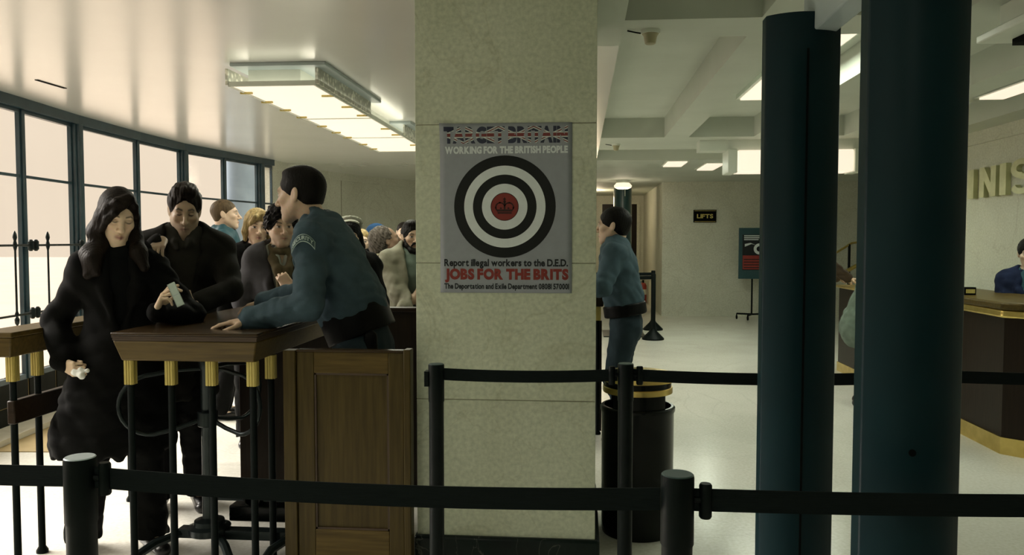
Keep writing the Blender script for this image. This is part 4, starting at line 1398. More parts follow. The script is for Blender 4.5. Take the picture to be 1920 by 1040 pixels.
def add_hand(F, wr, d, n, curl, side, thumb=0.5, sc_=1.0):
    """palm, five unequal bent fingers; n is the direction the palm faces"""
    sg = 1 if side == 'L' else -1
    t = np.cross(d, n) * sg           # towards the thumb
    k = sc_
    pal = 0.088 * k
    offs_ = [0.029, 0.0095, -0.0095, -0.027]
    lens = [(0.042, 0.025, 0.021), (0.046, 0.029, 0.022), (0.042, 0.027, 0.021), (0.033, 0.020, 0.019)]
    rad = [0.0088, 0.0090, 0.0085, 0.0076]
    roots = []
    for i, o in enumerate(offs_):
        root = wr + d * (pal - 0.006 * abs(i - 1) * k) + t * o * k
        roots.append(root)
        F.rc(wr + d * 0.008 + t * o * 0.55 * k, root, 0.0145 * k, 0.0108 * k, 0.012)
    F.ell(wr + d * 0.045 * k + n * 0.004, (0.03 * k,) * 3, None, 0.02) if False else None
    F.rc(wr + d * 0.015 + t * 0.018 * k + n * 0.006, wr + d * 0.05 * k + t * 0.028 * k + n * 0.008, 0.015 * k, 0.014 * k, 0.012)
    for i, root in enumerate(roots):
        c = curl[i] if isinstance(curl[0], (tuple, list)) else curl
        ang = 0; p = root
        dd = unit(d + t * offs_[i] * 2.5)
        for j in range(3):
            ang += R(c[j] * (1.0 + 0.08 * (i - 1)))
            v = dd * math.cos(ang) + n * math.sin(ang)
            q = p + v * lens[i][j] * k
            F.rc(p, q, rad[i] * k * (1 - 0.07 * j), rad[i] * k * (0.95 - 0.09 * j), 0.0035)
            p = q
    b = wr + d * 0.026 * k + t * 0.024 * k + n * 0.006
    v1 = unit(t * (0.95 - 0.5 * thumb) + d * (0.55 + 0.1 * thumb) + n * (0.25 + 0.5 * thumb))
    v2 = unit(t * (0.55 - 0.8 * thumb) + d * 0.85 + n * (0.2 + 0.5 * thumb))
    v3 = unit(t * (0.3 - 0.9 * thumb) + d * 0.95 + n * (0.15 + 0.4 * thumb))
    p1 = b + v1 * 0.040 * k; p2 = p1 + v2 * 0.031 * k; p3 = p2 + v3 * 0.024 * k
    F.rc(b, p1, 0.0145 * k, 0.0108 * k, 0.010).rc(p1, p2, 0.0105 * k, 0.0095 * k, 0.003).rc(p2, p3, 0.0092 * k, 0.0075 * k, 0.003)

def head_parts(female=False, jaw=1.0, nose=1.0, eyes='open', ear=True):
    H = Field()
    H.ell((0, 0.016, 0.036), (0.073, 0.094, 0.082), k=0.01)
    H.ell((0, -0.032, -0.022), (0.060, 0.056, 0.075), k=0.035)
    jw = (0.048 if not female else 0.039) * jaw
    for s in (-1, 1):
        H.rc((s * jw, 0.0, -0.045), (s * 0.016, -0.062, -0.098), 0.022, 0.017, 0.03)
        H.ell((s * 0.040, -0.058, -0.018), (0.020, 0.022, 0.016), k=0.02)
    H.ell((0, -0.052, -0.064), (0.034, 0.036, 0.028), k=0.02)
    H.ell((0, 0.045, -0.055), (0.050, 0.045, 0.050), k=0.03)
    H.ell((0, -0.068, -0.098), (0.019 if female else 0.023, 0.017, 0.016), k=0.02)
    H.rc((-0.034, -0.076, 0.022), (0.034, -0.076, 0.022), 0.010 if female else 0.0125, 0.010 if female else 0.0125, 0.02)
    for s in (-1, 1):
        H.ell((s * 0.030, -0.098, 0.003), (0.019, 0.018, 0.012), k=0.014, op=1)
    H.rc((0, -0.082, 0.014), (0, -0.082 - 0.028 * nose, -0.030), 0.0085, 0.0105, 0.012)
    H.ell((0, -0.084 - 0.026 * nose, -0.033), (0.0115, 0.011, 0.0095), k=0.008)
    for s in (-1, 1):
        H.ell((s * 0.0125, -0.093, -0.036), (0.0085, 0.011, 0.0075), k=0.007)
        H.ell((s * 0.0072, -0.104, -0.0435), (0.0035, 0.005, 0.0035), k=0.003, op=1)
    for s in (-1, 1):
        H.ell((s * 0.030, -0.0735, 0.003), (0.0145, 0.0145, 0.0125), k=0.004)
    lw = 0.0185 if female else 0.0215
    fu = 0.88 if female else 0.62
    H.rc((-lw, -0.080, -0.0640), (0, -0.0925, -0.0610), 0.0035, 0.0062 * fu, 0.005).rc((lw, -0.080, -0.0640), (0, -0.0925, -0.0610), 0.0035, 0.0062 * fu, 0.005)
    H.rc((-lw * 0.8, -0.080, -0.0680), (0, -0.0905, -0.0715), 0.0035, 0.0070 * fu, 0.005).rc((lw * 0.8, -0.080, -0.0680), (0, -0.0905, -0.0715), 0.0035, 0.0070 * fu, 0.005)
    H.rc((-0.021, -0.0915, -0.0662), (0, -0.1025, -0.0660), 0.0016, 0.0018, 0.003, 1).rc((0.021, -0.0915, -0.0662), (0, -0.1025, -0.0660), 0.0016, 0.0018, 0.003, 1)
    if ear:
        for s in (-1, 1):
            H.ell((s * 0.076, 0.012, -0.002), (0.009, 0.019, 0.032), np.array(Matrix.Rotation(R(s * -22), 3, 'Z') @ Matrix.Rotation(R(-12), 3, 'X')), k=0.008)
            H.ell((s * 0.086, 0.006, 0.0), (0.006, 0.011, 0.020), np.array(Matrix.Rotation(R(s * -22), 3, 'Z')), k=0.005, op=1)
    return H

def skin_paint(P, skin, lips, brow, eyes, stubble, hair_c, female, look=0.0, scalp=0.0):
    def fn(V):
        q = (V - P.head) @ P.hr / P.hv
        c = np.tile(np.array(skin), (len(V), 1))
        x, y, z = q.T
        ax = np.abs(x)
        front = np.clip((-y - 0.035) / 0.02, 0, 1)
        hd = (np.abs(x) < 0.12) & (z > -0.13) & (z < 0.16)
        def mix(w, col):
            w = (np.clip(w, 0, 1) * hd)[:, None]
            c[:] = c * (1 - w) + np.array(col) * w
        # warmth of cheeks, nose and ears
        mix(0.25 * np.exp(-(((ax - 0.038) / 0.02) ** 2 + ((z + 0.028) / 0.018) ** 2)) * front, (skin[0] * 1.05, skin[1] * 0.78, skin[2] * 0.72))
        if stubble:
            w = stubble * np.clip((-z - 0.032) / 0.02, 0, 1) * np.clip((0.045 - y) / 0.03, 0, 1) * np.clip((z + 0.135) / 0.02, 0, 1)
            w = w * (1 - 0.75 * np.exp(-((ax / 0.03) ** 2 + ((z + 0.042) / 0.008) ** 2) * front))
            mix(w, hair_c)
        if scalp:
            w = scalp * np.clip((z - 0.052 + (y + 0.075) * -0.9) / 0.015, 0, 1)
            mix(w, hair_c)
        lw = np.exp(-((x / (0.0195 if female else 0.022)) ** 4 + ((z + 0.0662) / (0.0092 if female else 0.0075)) ** 4)) * np.clip((-y - 0.076) / 0.006, 0, 1)
        mix(lw * (0.8 if female else 0.55), lips)
        mix(np.exp(-((x / 0.0195) ** 4 + ((z + 0.0661) / 0.0018) ** 2)) * np.clip((-y - 0.07) / 0.01, 0, 1) * 0.8, (lips[0] * 0.3, lips[1] * 0.3, lips[2] * 0.3))
        bz = 0.0235 + 0.006 * np.clip((ax - 0.012) / 0.022, 0, 1) - 0.010 * np.clip((ax - 0.036) / 0.016, 0, 1)
        mix(np.exp(-((z - bz) / (0.0036 if female else 0.005)) ** 2) * np.clip((ax - 0.010) / 0.006, 0, 1) * np.clip((0.052 - ax) / 0.01, 0, 1) * front * 0.95, brow)
        ex, ez = ax - 0.030, z - 0.003
        if eyes == 'open':
            op = np.exp(-((ex / 0.0135) ** 4 + (ez / 0.0055) ** 4)) * front
            mix(op * 1.2, (0.50, 0.49, 0.45))
            sx = x - np.sign(x) * 0.030 - look
            mix(np.exp(-((sx / 0.0060) ** 4 + ((ez - 0.0005) / 0.0062) ** 4)) * front * op * 1.5, (0.02, 0.014, 0.010))
            mix(np.exp(-((ex / 0.015) ** 4 + ((ez - 0.0062) / 0.0020) ** 2)) * front * 0.9, (0.02, 0.014, 0.01))
            mix(np.exp(-((ex / 0.014) ** 4 + ((ez + 0.0062) / 0.0022) ** 2)) * front * 0.35, (0.10, 0.06, 0.045))
        else:
            lid = ez + 0.0042 - 0.30 * (ex / 0.0135) ** 2 * 0.01
            mix(np.exp(-((ex / 0.0155) ** 4 + (lid / 0.0032) ** 2)) * front * 1.0, (0.014, 0.010, 0.008))
            mix(np.exp(-((ex / 0.017) ** 2 + ((ez - 0.003) / 0.009) ** 2)) * front * 0.28, (skin[0] * 0.45, skin[1] * 0.40, skin[2] * 0.38))
            mix(np.exp(-((ex / 0.014) ** 4 + ((ez - 0.009) / 0.0018) ** 2)) * front * 0.3, (0.12, 0.075, 0.055))
        return np.clip(c, 0, 1)
    return fn

def build_body(P, root, skin=(0.44, 0.29, 0.20), lips=(0.30, 0.12, 0.10), brow=(0.02, 0.014, 0.009), eyes='open', stubble=0.0, hair_c=(0.05, 0.035, 0.025),
               female=False, jaw=1.0, nose=1.0, fstep=0.003, hands=('L', 'R'), look=0.0, scalp=0.0, ear=True):
    f = P.f; F = Field(); w = P.w
    sc_ = f * w
    F.frc(P.pel, P.waist, 0.135 * sc_, 0.118 * sc_, 0.68, P.lat, 0.03)
    F.frc(P.waist, P.chest, 0.118 * sc_, 0.145 * sc_, 0.66, P.lat, 0.04)
    F.rc(P.shL, P.shR, 0.050 * f, 0.050 * f, 0.05)
    F.frc(P.chest, P.pel + P.up * 0.47 * f, 0.145 * sc_, 0.12 * sc_, 0.62, P.lat, 0.04)
    hb = P.head + P.hr @ V3(0, 0.022, -0.055) * P.hs
    nr = 0.046 if female else 0.054
    F.rc(P.neck - P.up * 0.03, hb, nr * f * 1.08, nr * f, 0.03)
    F.rc(P.neck, P.shL, 0.05 * f, 0.045 * f, 0.05).rc(P.neck, P.shR, 0.05 * f, 0.045 * f, 0.05)
    for s in ('L', 'R'):
        sh, el, wr = getattr(P, 'sh' + s), getattr(P, 'el' + s), getattr(P, 'wr' + s)
        F.rc(sh, el, 0.046 * f, 0.038 * f, 0.03).rc(el, wr, 0.038 * f, 0.024 * f, 0.02)
        hp, kn, an = getattr(P, 'hip' + s), getattr(P, 'kn' + s), getattr(P, 'an' + s)
        F.rc(hp, kn, 0.078 * f, 0.052 * f, 0.03).rc(kn, an, 0.050 * f, 0.034 * f, 0.02)
        td = unit(getattr(P, 'toe' + s))
        F.rc(an + V3(0, 0, -0.03) - td * 0.02, an + td * 0.12 + V3(0, 0, -0.055), 0.034 * f, 0.024 * f, 0.02)
    H = head_parts(female, jaw, nose, eyes, ear)
    c, Rm, hs, hv = P.head, P.hr, P.hs, P.hv
    hl = c - 0.135 * hs; hh = c + 0.135 * hs
    def headfn(X, Y, Z):
        X, Y, Z = np.broadcast_arrays(X, Y, Z)
        x, y, z = X - c[0], Y - c[1], Z - c[2]
        qx = (Rm[0, 0] * x + Rm[1, 0] * y + Rm[2, 0] * z) / hv[0]
        qy = (Rm[0, 1] * x + Rm[1, 1] * y + Rm[2, 1] * z) / hs
        qz = (Rm[0, 2] * x + Rm[1, 2] * y + Rm[2, 2] * z) / hs
        g = np.full(qx.shape, 0.25)
        for fn, l, h, k, op in H.p:
            d = fn(qx, qy, qz)
            if op == 0:
                t = np.clip(0.5 + 0.5 * (g - d) / k, 0, 1)
                g = g * (1 - t) + d * t - k * t * (1 - t)
            else:
                t = np.clip(0.5 - 0.5 * (g + d) / k, 0, 1)
                g = g * (1 - t) - d * t + k * t * (1 - t)
        return g * hs
    F.add(headfn, hl, hh, 0.022)
    fine = [(hl - 0.01, hh + 0.01)]
    for s in hands:
        wr, d, n, curl, th = P.hand[s]
        add_hand(F, wr, d, n, curl, s, th, 1.0 * f ** 0.5 * (0.93 if female else 1.0))
        m = wr + d * 0.09
        fine.append((m - 0.115, m + 0.115))
    vf = F.mesh(0.011, fine, fstep)
    return field_obj('body', vf, M['skin'], root, 0, skin_paint(P, skin, lips, brow, eyes, stubble, hair_c, female, look, scalp))

def folds(amp, freq=18, seed=0, zst=0.6):
    rs = np.random.RandomState(seed)
    ds = [unit(rs.normal(size=3) * V3(1, 1, zst)) * freq * (0.6 + rs.rand() * 1.2) for _ in range(5)]
    ph = rs.rand(5) * 6.28
    def fn(X, Y, Z):
        g = 0
        wx = 0.5 * np.sin(X * freq * 0.7 + Z * freq * 0.5 + ph[0])
        for d, p in zip(ds, ph):
            g = g + np.sin(X * d[0] + Y * d[1] + Z * d[2] + p + wx)
        return amp * g / 2.2
    return fn

def creases(amp, freq=18, seed=0):
    """cloth: soft swells broken by sharper diagonal creases"""
    rs = np.random.RandomState(seed)
    base = folds(amp * 0.8, freq * 0.7, seed + 100, 0.6)
    ds = [unit(V3(rs.normal() * 0.8, rs.normal() * 0.8, 0.7 + rs.rand())) * freq * (0.9 + rs.rand() * 0.9) for _ in range(4)]
    ph = rs.rand(8) * 6.28
    def fn(X, Y, Z):
        g = base(X, Y, Z)
        w1 = 1.3 * np.sin(X * freq * 0.45 + Y * freq * 0.3 + ph[4]) + 0.9 * np.sin(Z * freq * 0.35 + ph[5])
        for i, (d, p) in enumerate(zip(ds, ph)):
            s = X * d[0] + Y * d[1] + Z * d[2] + p + w1 * (1 if i % 2 else -1)
            m = 0.5 + 0.5 * np.sin(X * 6.1 * (1 + i * 0.3) + Z * 5.3 + Y * 4.7 + ph[(i + 3) % 8])
            g = g + amp * 0.62 * m * (1 - 2 * np.abs(np.sin(s * 0.5)) ** 0.8)
        return g
    return fn

def top_garment(P, root, name, mat, t=0.022, hem=None, hem_r=None, hem_q=0.75, sleeves=True, amp=0.004, seed=1, step=0.009, collar=0, vneck=None, arm_t=None,
                neck_cut=0.062, cuff=0.0, waist_in=0.0, collar_r=0.016, label=None, extra=None, collar_h=0.035, freq=70, open_to=None):
    f = P.f; sc_ = f * P.w; F = Field(); lat_ = P.lat
    at = t if arm_t is None else arm_t
    hem = hem if hem is not None else P.pel - V3(0, 0, 0.05)
    hem_r = hem_r or 0.14 * sc_ + t
    F.frc(hem, P.waist, hem_r, 0.122 * sc_ + t - waist_in, hem_q, P.lat, 0.04)
    F.frc(P.waist, P.chest, 0.122 * sc_ + t - waist_in, 0.150 * sc_ + t, 0.70, P.lat, 0.05)
    F.frc(P.chest, P.pel + P.up * 0.475 * f, 0.150 * sc_ + t, 0.125 * sc_ + t, 0.64, P.lat, 0.05)
    F.rc(P.shL - lat_ * 0.02, P.shR + lat_ * 0.02, 0.046 * f + t, 0.046 * f + t, 0.05)
    for s in ('L', 'R'):
        sh = getattr(P, 'sh' + s)
        F.rc(P.neck - P.up * 0.025, sh, 0.042 * f + t, 0.043 * f + t, 0.04)
        if sleeves:
            el, wr = getattr(P, 'el' + s), getattr(P, 'wr' + s)
            w2 = wr - unit(wr - el) * cuff
            F.rc(sh, el, 0.046 * f + at, 0.038 * f + at, 0.03).rc(el, w2, 0.038 * f + at, 0.027 * f + at, 0.02)
    F.rc(P.chest + P.up * 0.10 * f, P.neck - P.up * 0.005, 0.085 * sc_ + t * 0.6, 0.056 * f + t * 0.4, 0.04)
    nb = P.neck + P.up * 0.10
    if neck_cut:
        F.rc(P.neck + P.up * 0.015 + V3(0, -0.015, 0), nb + V3(0, -0.03, 0.03), neck_cut * f, neck_cut * f * 1.25, 0.012, 1)
    up = P.up; lat = P.lat; fw = unit(np.cross(up, lat)); fw = fw if fw[1] < 0 else -fw
    if vneck:
        dv, wv = vneck
        top = P.neck + up * 0.02
        def fn(X, Y, Z):
            x, y, z = X - top[0], Y - top[1], Z - top[2]
            u = x * lat[0] + y * lat[1] + z * lat[2]
            d = -(x * up[0] + y * up[1] + z * up[2])
            v = x * fw[0] + y * fw[1] + z * fw[2]
            side = np.abs(u) - wv * np.clip(1 - d / dv, 0.0, 1.1)
            return np.maximum(np.maximum(side, d - dv), 0.02 - v)
        F.add(fn, top - 0.6, top + 0.3, 0.006, 1)
    if open_to is not None:
        pass
    if collar:
        c = P.neck + up * 0.012
        pts = []
        for i in range(13):
            a = R(-150 + 300 * i / 12) if vneck is None else R(-138 + 276 * i / 12)
            r = 0.072 * f + collar * 0.5
            b = -fw
            rise = collar_h * (0.4 + 0.6 * math.cos(a / 2))
            pts.append(c + lat * (r * math.sin(a)) + b * (r * math.cos(a)) + up * rise - up * 0.02)
        F.path(pts, [collar_r] * 13, 0.012)
        if vneck:
            for s in (-1, 1):
                e = pts[0] if s < 0 else pts[-1]
                end = P.neck - up * (vneck[0] * 0.92) + fw * (0.115 * sc_ + t) + lat * s * 0.02
                mid = P.neck - up * (vneck[0] * 0.42) + fw * (0.095 * sc_ + t) + lat * s * (vneck[1] * 0.75 + 0.02)
                F.path([e, mid, end], [collar_r * 0.9, collar_r * 1.1, collar_r * 0.6], 0.015)
    if extra: extra(F)
    return field_obj(name, F.mesh(step, disp=creases(amp, freq, seed)), mat, root, 1, label=label)

def trousers(P, root, mat, t=0.02, flare=0.0, seed=3, step=0.009, name='trousers', amp=0.004, z_end=0.05):
    f = P.f; F = Field(); sc_ = f * P.w
    F.frc(P.pel - V3(0, 0, 0.04), P.pel + P.up * 0.10, 0.140 * sc_ + t, 0.125 * sc_ + t, 0.72, P.lat, 0.04)
    for s in ('L', 'R'):
        hp, kn, an = getattr(P, 'hip' + s), getattr(P, 'kn' + s), getattr(P, 'an' + s)
        e = an + unit(an - kn) * 0.03
        F.rc(hp - V3(0, 0, 0.03), kn, 0.085 * f + t, 0.060 * f + t, 0.03).rc(kn, e, 0.060 * f + t, 0.048 * f + t + flare, 0.025)
    F.add(lambda X, Y, Z: (Z - z_end) + 0 * X + 0 * Y, (-2, -2, -1), (2, 2, z_end), 0.004, 1)
    return field_obj(name, F.mesh(step, disp=creases(amp, 70, seed)), mat, root, 1)

def shoes(P, root, mat=None, heel=0.0):
    for s in ('L', 'R'):
        an = getattr(P, 'an' + s); td = unit(getattr(P, 'toe' + s) * V3(1, 1, 0))
        b = V3(an[0], an[1], max(an[2] - 0.085, 0))
        F = Field()
        side = np.cross(td, V3(0, 0, 1))
        F.frc(b - td * 0.045 + V3(0, 0, 0.035), b + td * 0.16 + V3(0, 0, 0.026), 0.040, 0.036, 0.9, side, 0.02)
        F.rc(b - td * 0.03 + V3(0, 0, 0.05), b + td * 0.02 + V3(0, 0, 0.085), 0.040, 0.038, 0.02)
        z0 = b[2]
        F.add(lambda X, Y, Z, z0=z0: (Z - z0 - 0.002) + 0 * X + 0 * Y, b - 1, b + V3(1, 1, 0), 0.003, 1)
        field_obj('shoe', F.mesh(0.006), mat or M['shoe'], root, 1)

def band(P, root, name, mat, z_along, r, q, h, step=0.006):
    """belt around the hips at a height along the spine"""
    F = Field()
    c = P.pel + P.up * z_along
    F.frc(c - P.up * h / 2, c + P.up * h / 2, r, r, q, P.lat, 0.01)
    F.add(lambda X, Y, Z: np.abs((X - c[0]) * P.up[0] + (Y - c[1]) * P.up[1] + (Z - c[2]) * P.up[2]) * -1 + h / 2, c - 0.5, c + 0.5, 0.004, 1)
    return field_obj(name, F.mesh(step), mat, root, 1)

def hair_obj(P, root, build, mat, step=0.0035, amp=0.0035, freq=150, seed=5, name='hair', zst=0.25):
    """hair is grown in the head's own frame"""
    F = Field(); build(F)
    d = folds(amp, freq, seed, zst)
    V, Fc = F.mesh(step, disp=d)
    V = P.head + (V * P.hv) @ P.hr.T
    return field_obj(name, (V, Fc), mat, root, 1)

def cap_hair(F, t=0.012, line=0.058, nape=-0.075, side=0.012, face_w=0.066, fx=0.0, back=0.042):
    F.ell((0, 0.020, 0.036), (0.073 + t, 0.096 + t, 0.084 + t), k=0.01)
    F.ell((0, 0.06, -0.02), (0.062 + t * 0.5, back + t, 0.06), k=0.03)
    # face opening
    F.ell((fx, -0.10, -0.02), (face_w, 0.075, line + 0.02), k=0.008, op=1)
    for s in (-1, 1):
        F.ell((s * 0.085, -0.035, -0.055), (0.035, 0.055, 0.058), k=0.008, op=1)
        F.ell((s * 0.090, 0.012, -0.010), (0.020, 0.022, 0.034), k=0.006, op=1)
    F.add(lambda X, Y, Z: (Z - nape) + 0 * X + 0 * Y, (-1, -1, -1), (1, 1, nape), 0.012, 1)

def to_head(P, p):
    return (np.asarray(p, float) - P.head) @ P.hr / P.hv

def local(loc, rz, p):
    """world point into a person's own frame"""
    d = np.asarray(p, float) - np.asarray(loc, float)
    a = -rz
    return V3(d[0] * math.cos(a) - d[1] * math.sin(a), d[0] * math.sin(a) + d[1] * math.cos(a), d[2])

def localv(rz, v):
    a = -rz
    return V3(v[0] * math.cos(a) - v[1] * math.sin(a), v[0] * math.sin(a) + v[1] * math.cos(a), v[2])

def person(label, loc, rz, group=None):
    return thing('person', label, 'person', loc, rz, group)
for ch, y0, y1, z0, z1, lb in (('I', 8.645, 8.525, 1.872, 2.165, 'raised gilt letter I right beside the detector panel'),
                               ('N', 8.41, 8.09, 1.874, 2.168, 'raised gilt letter N on the right stone wall'),
                               ('I', 8.02, 7.905, 1.876, 2.174, 'raised gilt letter I between the N and the S'),
                               ('S', 7.84, 7.46, 1.874, 2.185, 'raised gilt letter S at the right edge')):
    wall_letter(ch, y0, y1, z0, z1, lb)

def world_of(loc, rz, p):
    return V3(loc[0] + p[0] * math.cos(rz) - p[1] * math.sin(rz), loc[1] + p[0] * math.sin(rz) + p[1] * math.cos(rz), loc[2] + p[2])

PALE = (0.50, 0.35, 0.25)
# ------------------------------------------------------------------ long haired woman at the counter
W_LOC, W_RZ = (-2.15, 3.56, 0), R(34)
root = person('person, a long haired woman in a long black coat holding a folded card', W_LOC, W_RZ)
P = Pose(1.685, wide=0.84, lean=3, head=(8, 17, 6), head_off=(0.0, -0.012, -0.012), hs=1.07, hw=0.93)
P.shL = P.shL - P.up * 0.05; P.shR = P.shR - P.up * 0.05
P.anR = V3(-0.17, 0.05, 0.085); P.anL = V3(0.11, -0.05, 0.085)
P.toeR = V3(-0.25, -1, 0); P.toeL = V3(0.25, -1, 0)
P.legs()
wl_ = lambda p: local(W_LOC, W_RZ, p)
P.arm('L', wl_((-1.872, 3.385, 1.135)), hint=(1, 0.4, -0.7), d=localv(W_RZ, (0.42, -0.10, 0.90)), n=localv(W_RZ, (0.80, 0.35, -0.3)), curl=[(20, 30, 20), (32, 38, 22), (45, 42, 25), (55, 45, 25)], thumb=0.75)
P.arm('R', wl_((-2.30, 3.37, 0.90)), hint=(-0.45, 1, 0), d=localv(W_RZ, (0.80, -0.35, -0.25)), n=localv(W_RZ, (0.2, 0.8, 0.1)), curl=[(55, 70, 45)] * 4, thumb=0.9)
WP = P
build_body(P, root, skin=(0.70, 0.535, 0.375), lips=(0.33, 0.14, 0.12), brow=(0.03, 0.02, 0.013), eyes='shut', female=True, fstep=0.0026, nose=0.82)
coat = top_garment(P, root, 'coat', M['c_black'], t=0.035, hem=V3(-0.01, 0.02, 0.60), hem_r=0.205, hem_q=0.85, amp=0.006, seed=4, step=0.009, collar=0.01, collar_r=0.02,
            vneck=(0.40, 0.07), arm_t=0.022, cuff=0.02, freq=60,
            extra=lambda F: F.frc((-0.03, 0.03, 0.52), P.pel, 0.275, 0.19, 0.82, (1, 0, 0), 0.05).add(lambda X, Y, Z: (Z - 0.47 - 0.012 * np.sin(X * 70) - 0.01 * np.sin(Y * 90)), (-1, -1, -0.5), (1, 1, 0.5), 0.006, 1))
top_garment(P, root, 'jumper', M['c_black2'], t=0.016, sleeves=False, amp=0.002, seed=8, neck_cut=0)
F = Field()
for k in range(2):
    c = P.neck + V3(0, -0.010, -0.030 + 0.020 * k)
    pts = [c + V3(0.064 * math.sin(a), -0.066 * math.cos(a), -0.012 * math.cos(a) + 0.004 * math.sin(3 * a + k)) for a in np.linspace(0, 2 * math.pi, 17)]
    F.path(pts, [0.019 - 0.003 * k] * 17, 0.012)
field_obj('scarf', F.mesh(0.006, disp=folds(0.004, 30, 2)), M['c_black2'], root, 1)
trousers(P, root, M['c_black'], t=0.010, flare=0.022, seed=9)
shoes(P, root)
def h(F):
    cap_hair(F, 0.012, line=0.066, nape=-0.12, face_w=0.060, fx=0.010)
    # side swept fringe and the long falls on both shoulders
    F.path([(0.030, -0.066, 0.103), (-0.005, -0.090, 0.076), (-0.036, -0.090, 0.042), (-0.058, -0.074, 0.006), (-0.070, -0.056, -0.045)], [0.011, 0.013, 0.015, 0.016, 0.015], 0.014)
    F.path([(0.020, -0.055, 0.110), (-0.030, -0.074, 0.085), (-0.060, -0.054, 0.045), (-0.074, -0.036, -0.010)], [0.014, 0.016, 0.018, 0.020], 0.018)
    F.path([(0.030, -0.066, 0.103), (0.055, -0.062, 0.072), (0.071, -0.044, 0.020), (0.077, -0.026, -0.05)], [0.010, 0.010, 0.012, 0.015], 0.014)
    L1 = [(-0.076, -0.020, 0.0), (-0.084, -0.012, -0.08)] + [tuple(to_head(P, p)) for p in (P.shR + V3(0.070, -0.035, 0.12), P.shR + V3(0.035, -0.090, 0.06), P.shR + V3(0.045, -0.115, 0.0))]
    F.path(L1, [0.026, 0.032, 0.036, 0.036, 0.018], 0.03)
    L2 = [(-0.060, 0.045, -0.02), (-0.065, 0.060, -0.09)] + [tuple(to_head(P, p)) for p in (P.shR + V3(0.07, 0.02, 0.12), P.shR + V3(0.02, -0.04, 0.075), P.shR + V3(0.01, -0.085, -0.01))]
    F.path(L2, [0.03, 0.04, 0.046, 0.042, 0.024], 0.03)
    R1 = [(0.074, -0.010, 0.0), (0.080, -0.002, -0.07)] + [tuple(to_head(P, p)) for p in (P.shL + V3(-0.065, -0.03, 0.15), P.shL + V3(-0.055, -0.090, 0.085), P.shL + V3(-0.035, -0.125, 0.02))]
    F.path(R1, [0.020, 0.025, 0.032, 0.034, 0.022], 0.03)
    F.path([(0, 0.10, 0.0), (0, 0.10, -0.08), tuple(to_head(P, P.neck + V3(0, 0.09, -0.05)))], [0.05, 0.07, 0.08], 0.04)
hair_obj(P, root, h, M['hair_dark'], step=0.004, amp=0.0009, freq=520, zst=0.05)
# what she holds
hl_, hd, hn = P.hand['L'][0], P.hand['L'][1], P.hand['L'][2]
cc = (-1.758, 3.343, 1.213)
t = thing('folded_card', 'small pale green folded card held up by the long haired woman', 'card', cc)
cm = MB()
for sgn, w in ((0, 0.0), (1, 0.007)):
    cm.box(-0.016, 0.016, -0.004 + w, -0.001 + w, -0.054, 0.054)
cm.box(-0.016, -0.013, -0.004, 0.006, -0.054, 0.054)
o = mesh_obj('card_leaf', cm.v, cm.f, M['paper'], t)
cm = MB().box(-0.012, 0.014, -0.0048, -0.0042, -0.004, 0.0)
o = mesh_obj('card_crease', cm.v, cm.f, M['grey_metal'], t)
t.rotation_euler = (R(-8), R(-25), R(12))
tp = world_of(W_LOC, W_RZ, P.hand['R'][0] + P.hand['R'][1] * 0.10)
F = Field(); F.rc((0, 0, 0), (0.05, -0.02, -0.012), 0.012, 0.016, 0.01).rc((0.03, 0, 0.01), (0.06, 0.0, 0.006), 0.010, 0.009, 0.01)
o = field_obj('crumpled_tissue', F.mesh(0.004, disp=folds(0.003, 120, 7)), M['tissue'], None, 0)
o.location = (tp[0] - 0.0, tp[1] - 0.025, tp[2])
tag(o, 'crumpled white tissue in the lowered hand of the long haired woman', 'tissue')

# ------------------------------------------------------------------ man in the dark overcoat
M_LOC, M_RZ = (-2.17, 4.12, 0), R(25)
root = person('person, a dark haired man in a dark overcoat with open collar, looking down', M_LOC, M_RZ)
P = Pose(1.745, wide=1.14, lean=2, side=5, head=(3, 16, 2), head_off=(0.0, -0.015, -0.015), hs=1.12, hw=0.87)
shw = world_of(W_LOC, W_RZ, WP.shL)
ml = lambda p: local(M_LOC, M_RZ, p)
P.arm('R', ml((shw[0] + 0.010, shw[1] + 0.09, shw[2] + 0.140)), hint=(-0.6, 0.3, -1), d=localv(M_RZ, (0.18, -0.88, -0.40)), n=localv(M_RZ, (0.0, 0.42, -0.90)), curl=(18, 26, 18), thumb=0.1)
P.arm('L', ml((-1.90, 3.80, 1.13)), hint=(1, 0.2, -0.5), d=localv(M_RZ, (0.1, -0.98, 0.12)), n=localv(M_RZ, (-0.3, 0.1, 0.9)), curl=(30, 35, 25), thumb=0.6)
build_body(P, root, skin=(0.42, 0.31, 0.215), lips=(0.26, 0.14, 0.115), brow=(0.015, 0.010, 0.007), eyes='shut', stubble=0.35, hair_c=(0.09, 0.065, 0.05), jaw=1.06, fstep=0.0028, nose=1.05)
top_garment(P, root, 'overcoat', M['c_coat'], t=0.034, hem=V3(0, 0.02, 0.62), hem_r=0.215, hem_q=0.72, amp=0.005, seed=14, collar=0.02, collar_r=0.017, vneck=(0.80, 0.088), arm_t=0.022, cuff=0.012, freq=55, collar_h=0.045,
            extra=lambda F: F.add(lambda X, Y, Z: (Z - 0.60) + 0 * X + 0 * Y, (-1, -1, -0.5), (1, 1, 0.62), 0.006, 1))
top_garment(P, root, 'shirt', M['c_shirt'], t=0.014, sleeves=False, amp=0.002, seed=18, collar=0.004, collar_r=0.014, collar_h=0.040, neck_cut=0.056, vneck=(0.06, 0.022))
F = Field()
fw = unit(V3(0, -1, 0.05)); a = P.neck - P.up * 0.075 + fw * 0.095
F.frc(a, P.chest + fw * 0.125 - P.up * 0.15, 0.022, 0.034, 0.35, P.lat, 0.01)
F.ell(a + P.up * 0.0, (0.02, 0.014, 0.018), k=0.008)
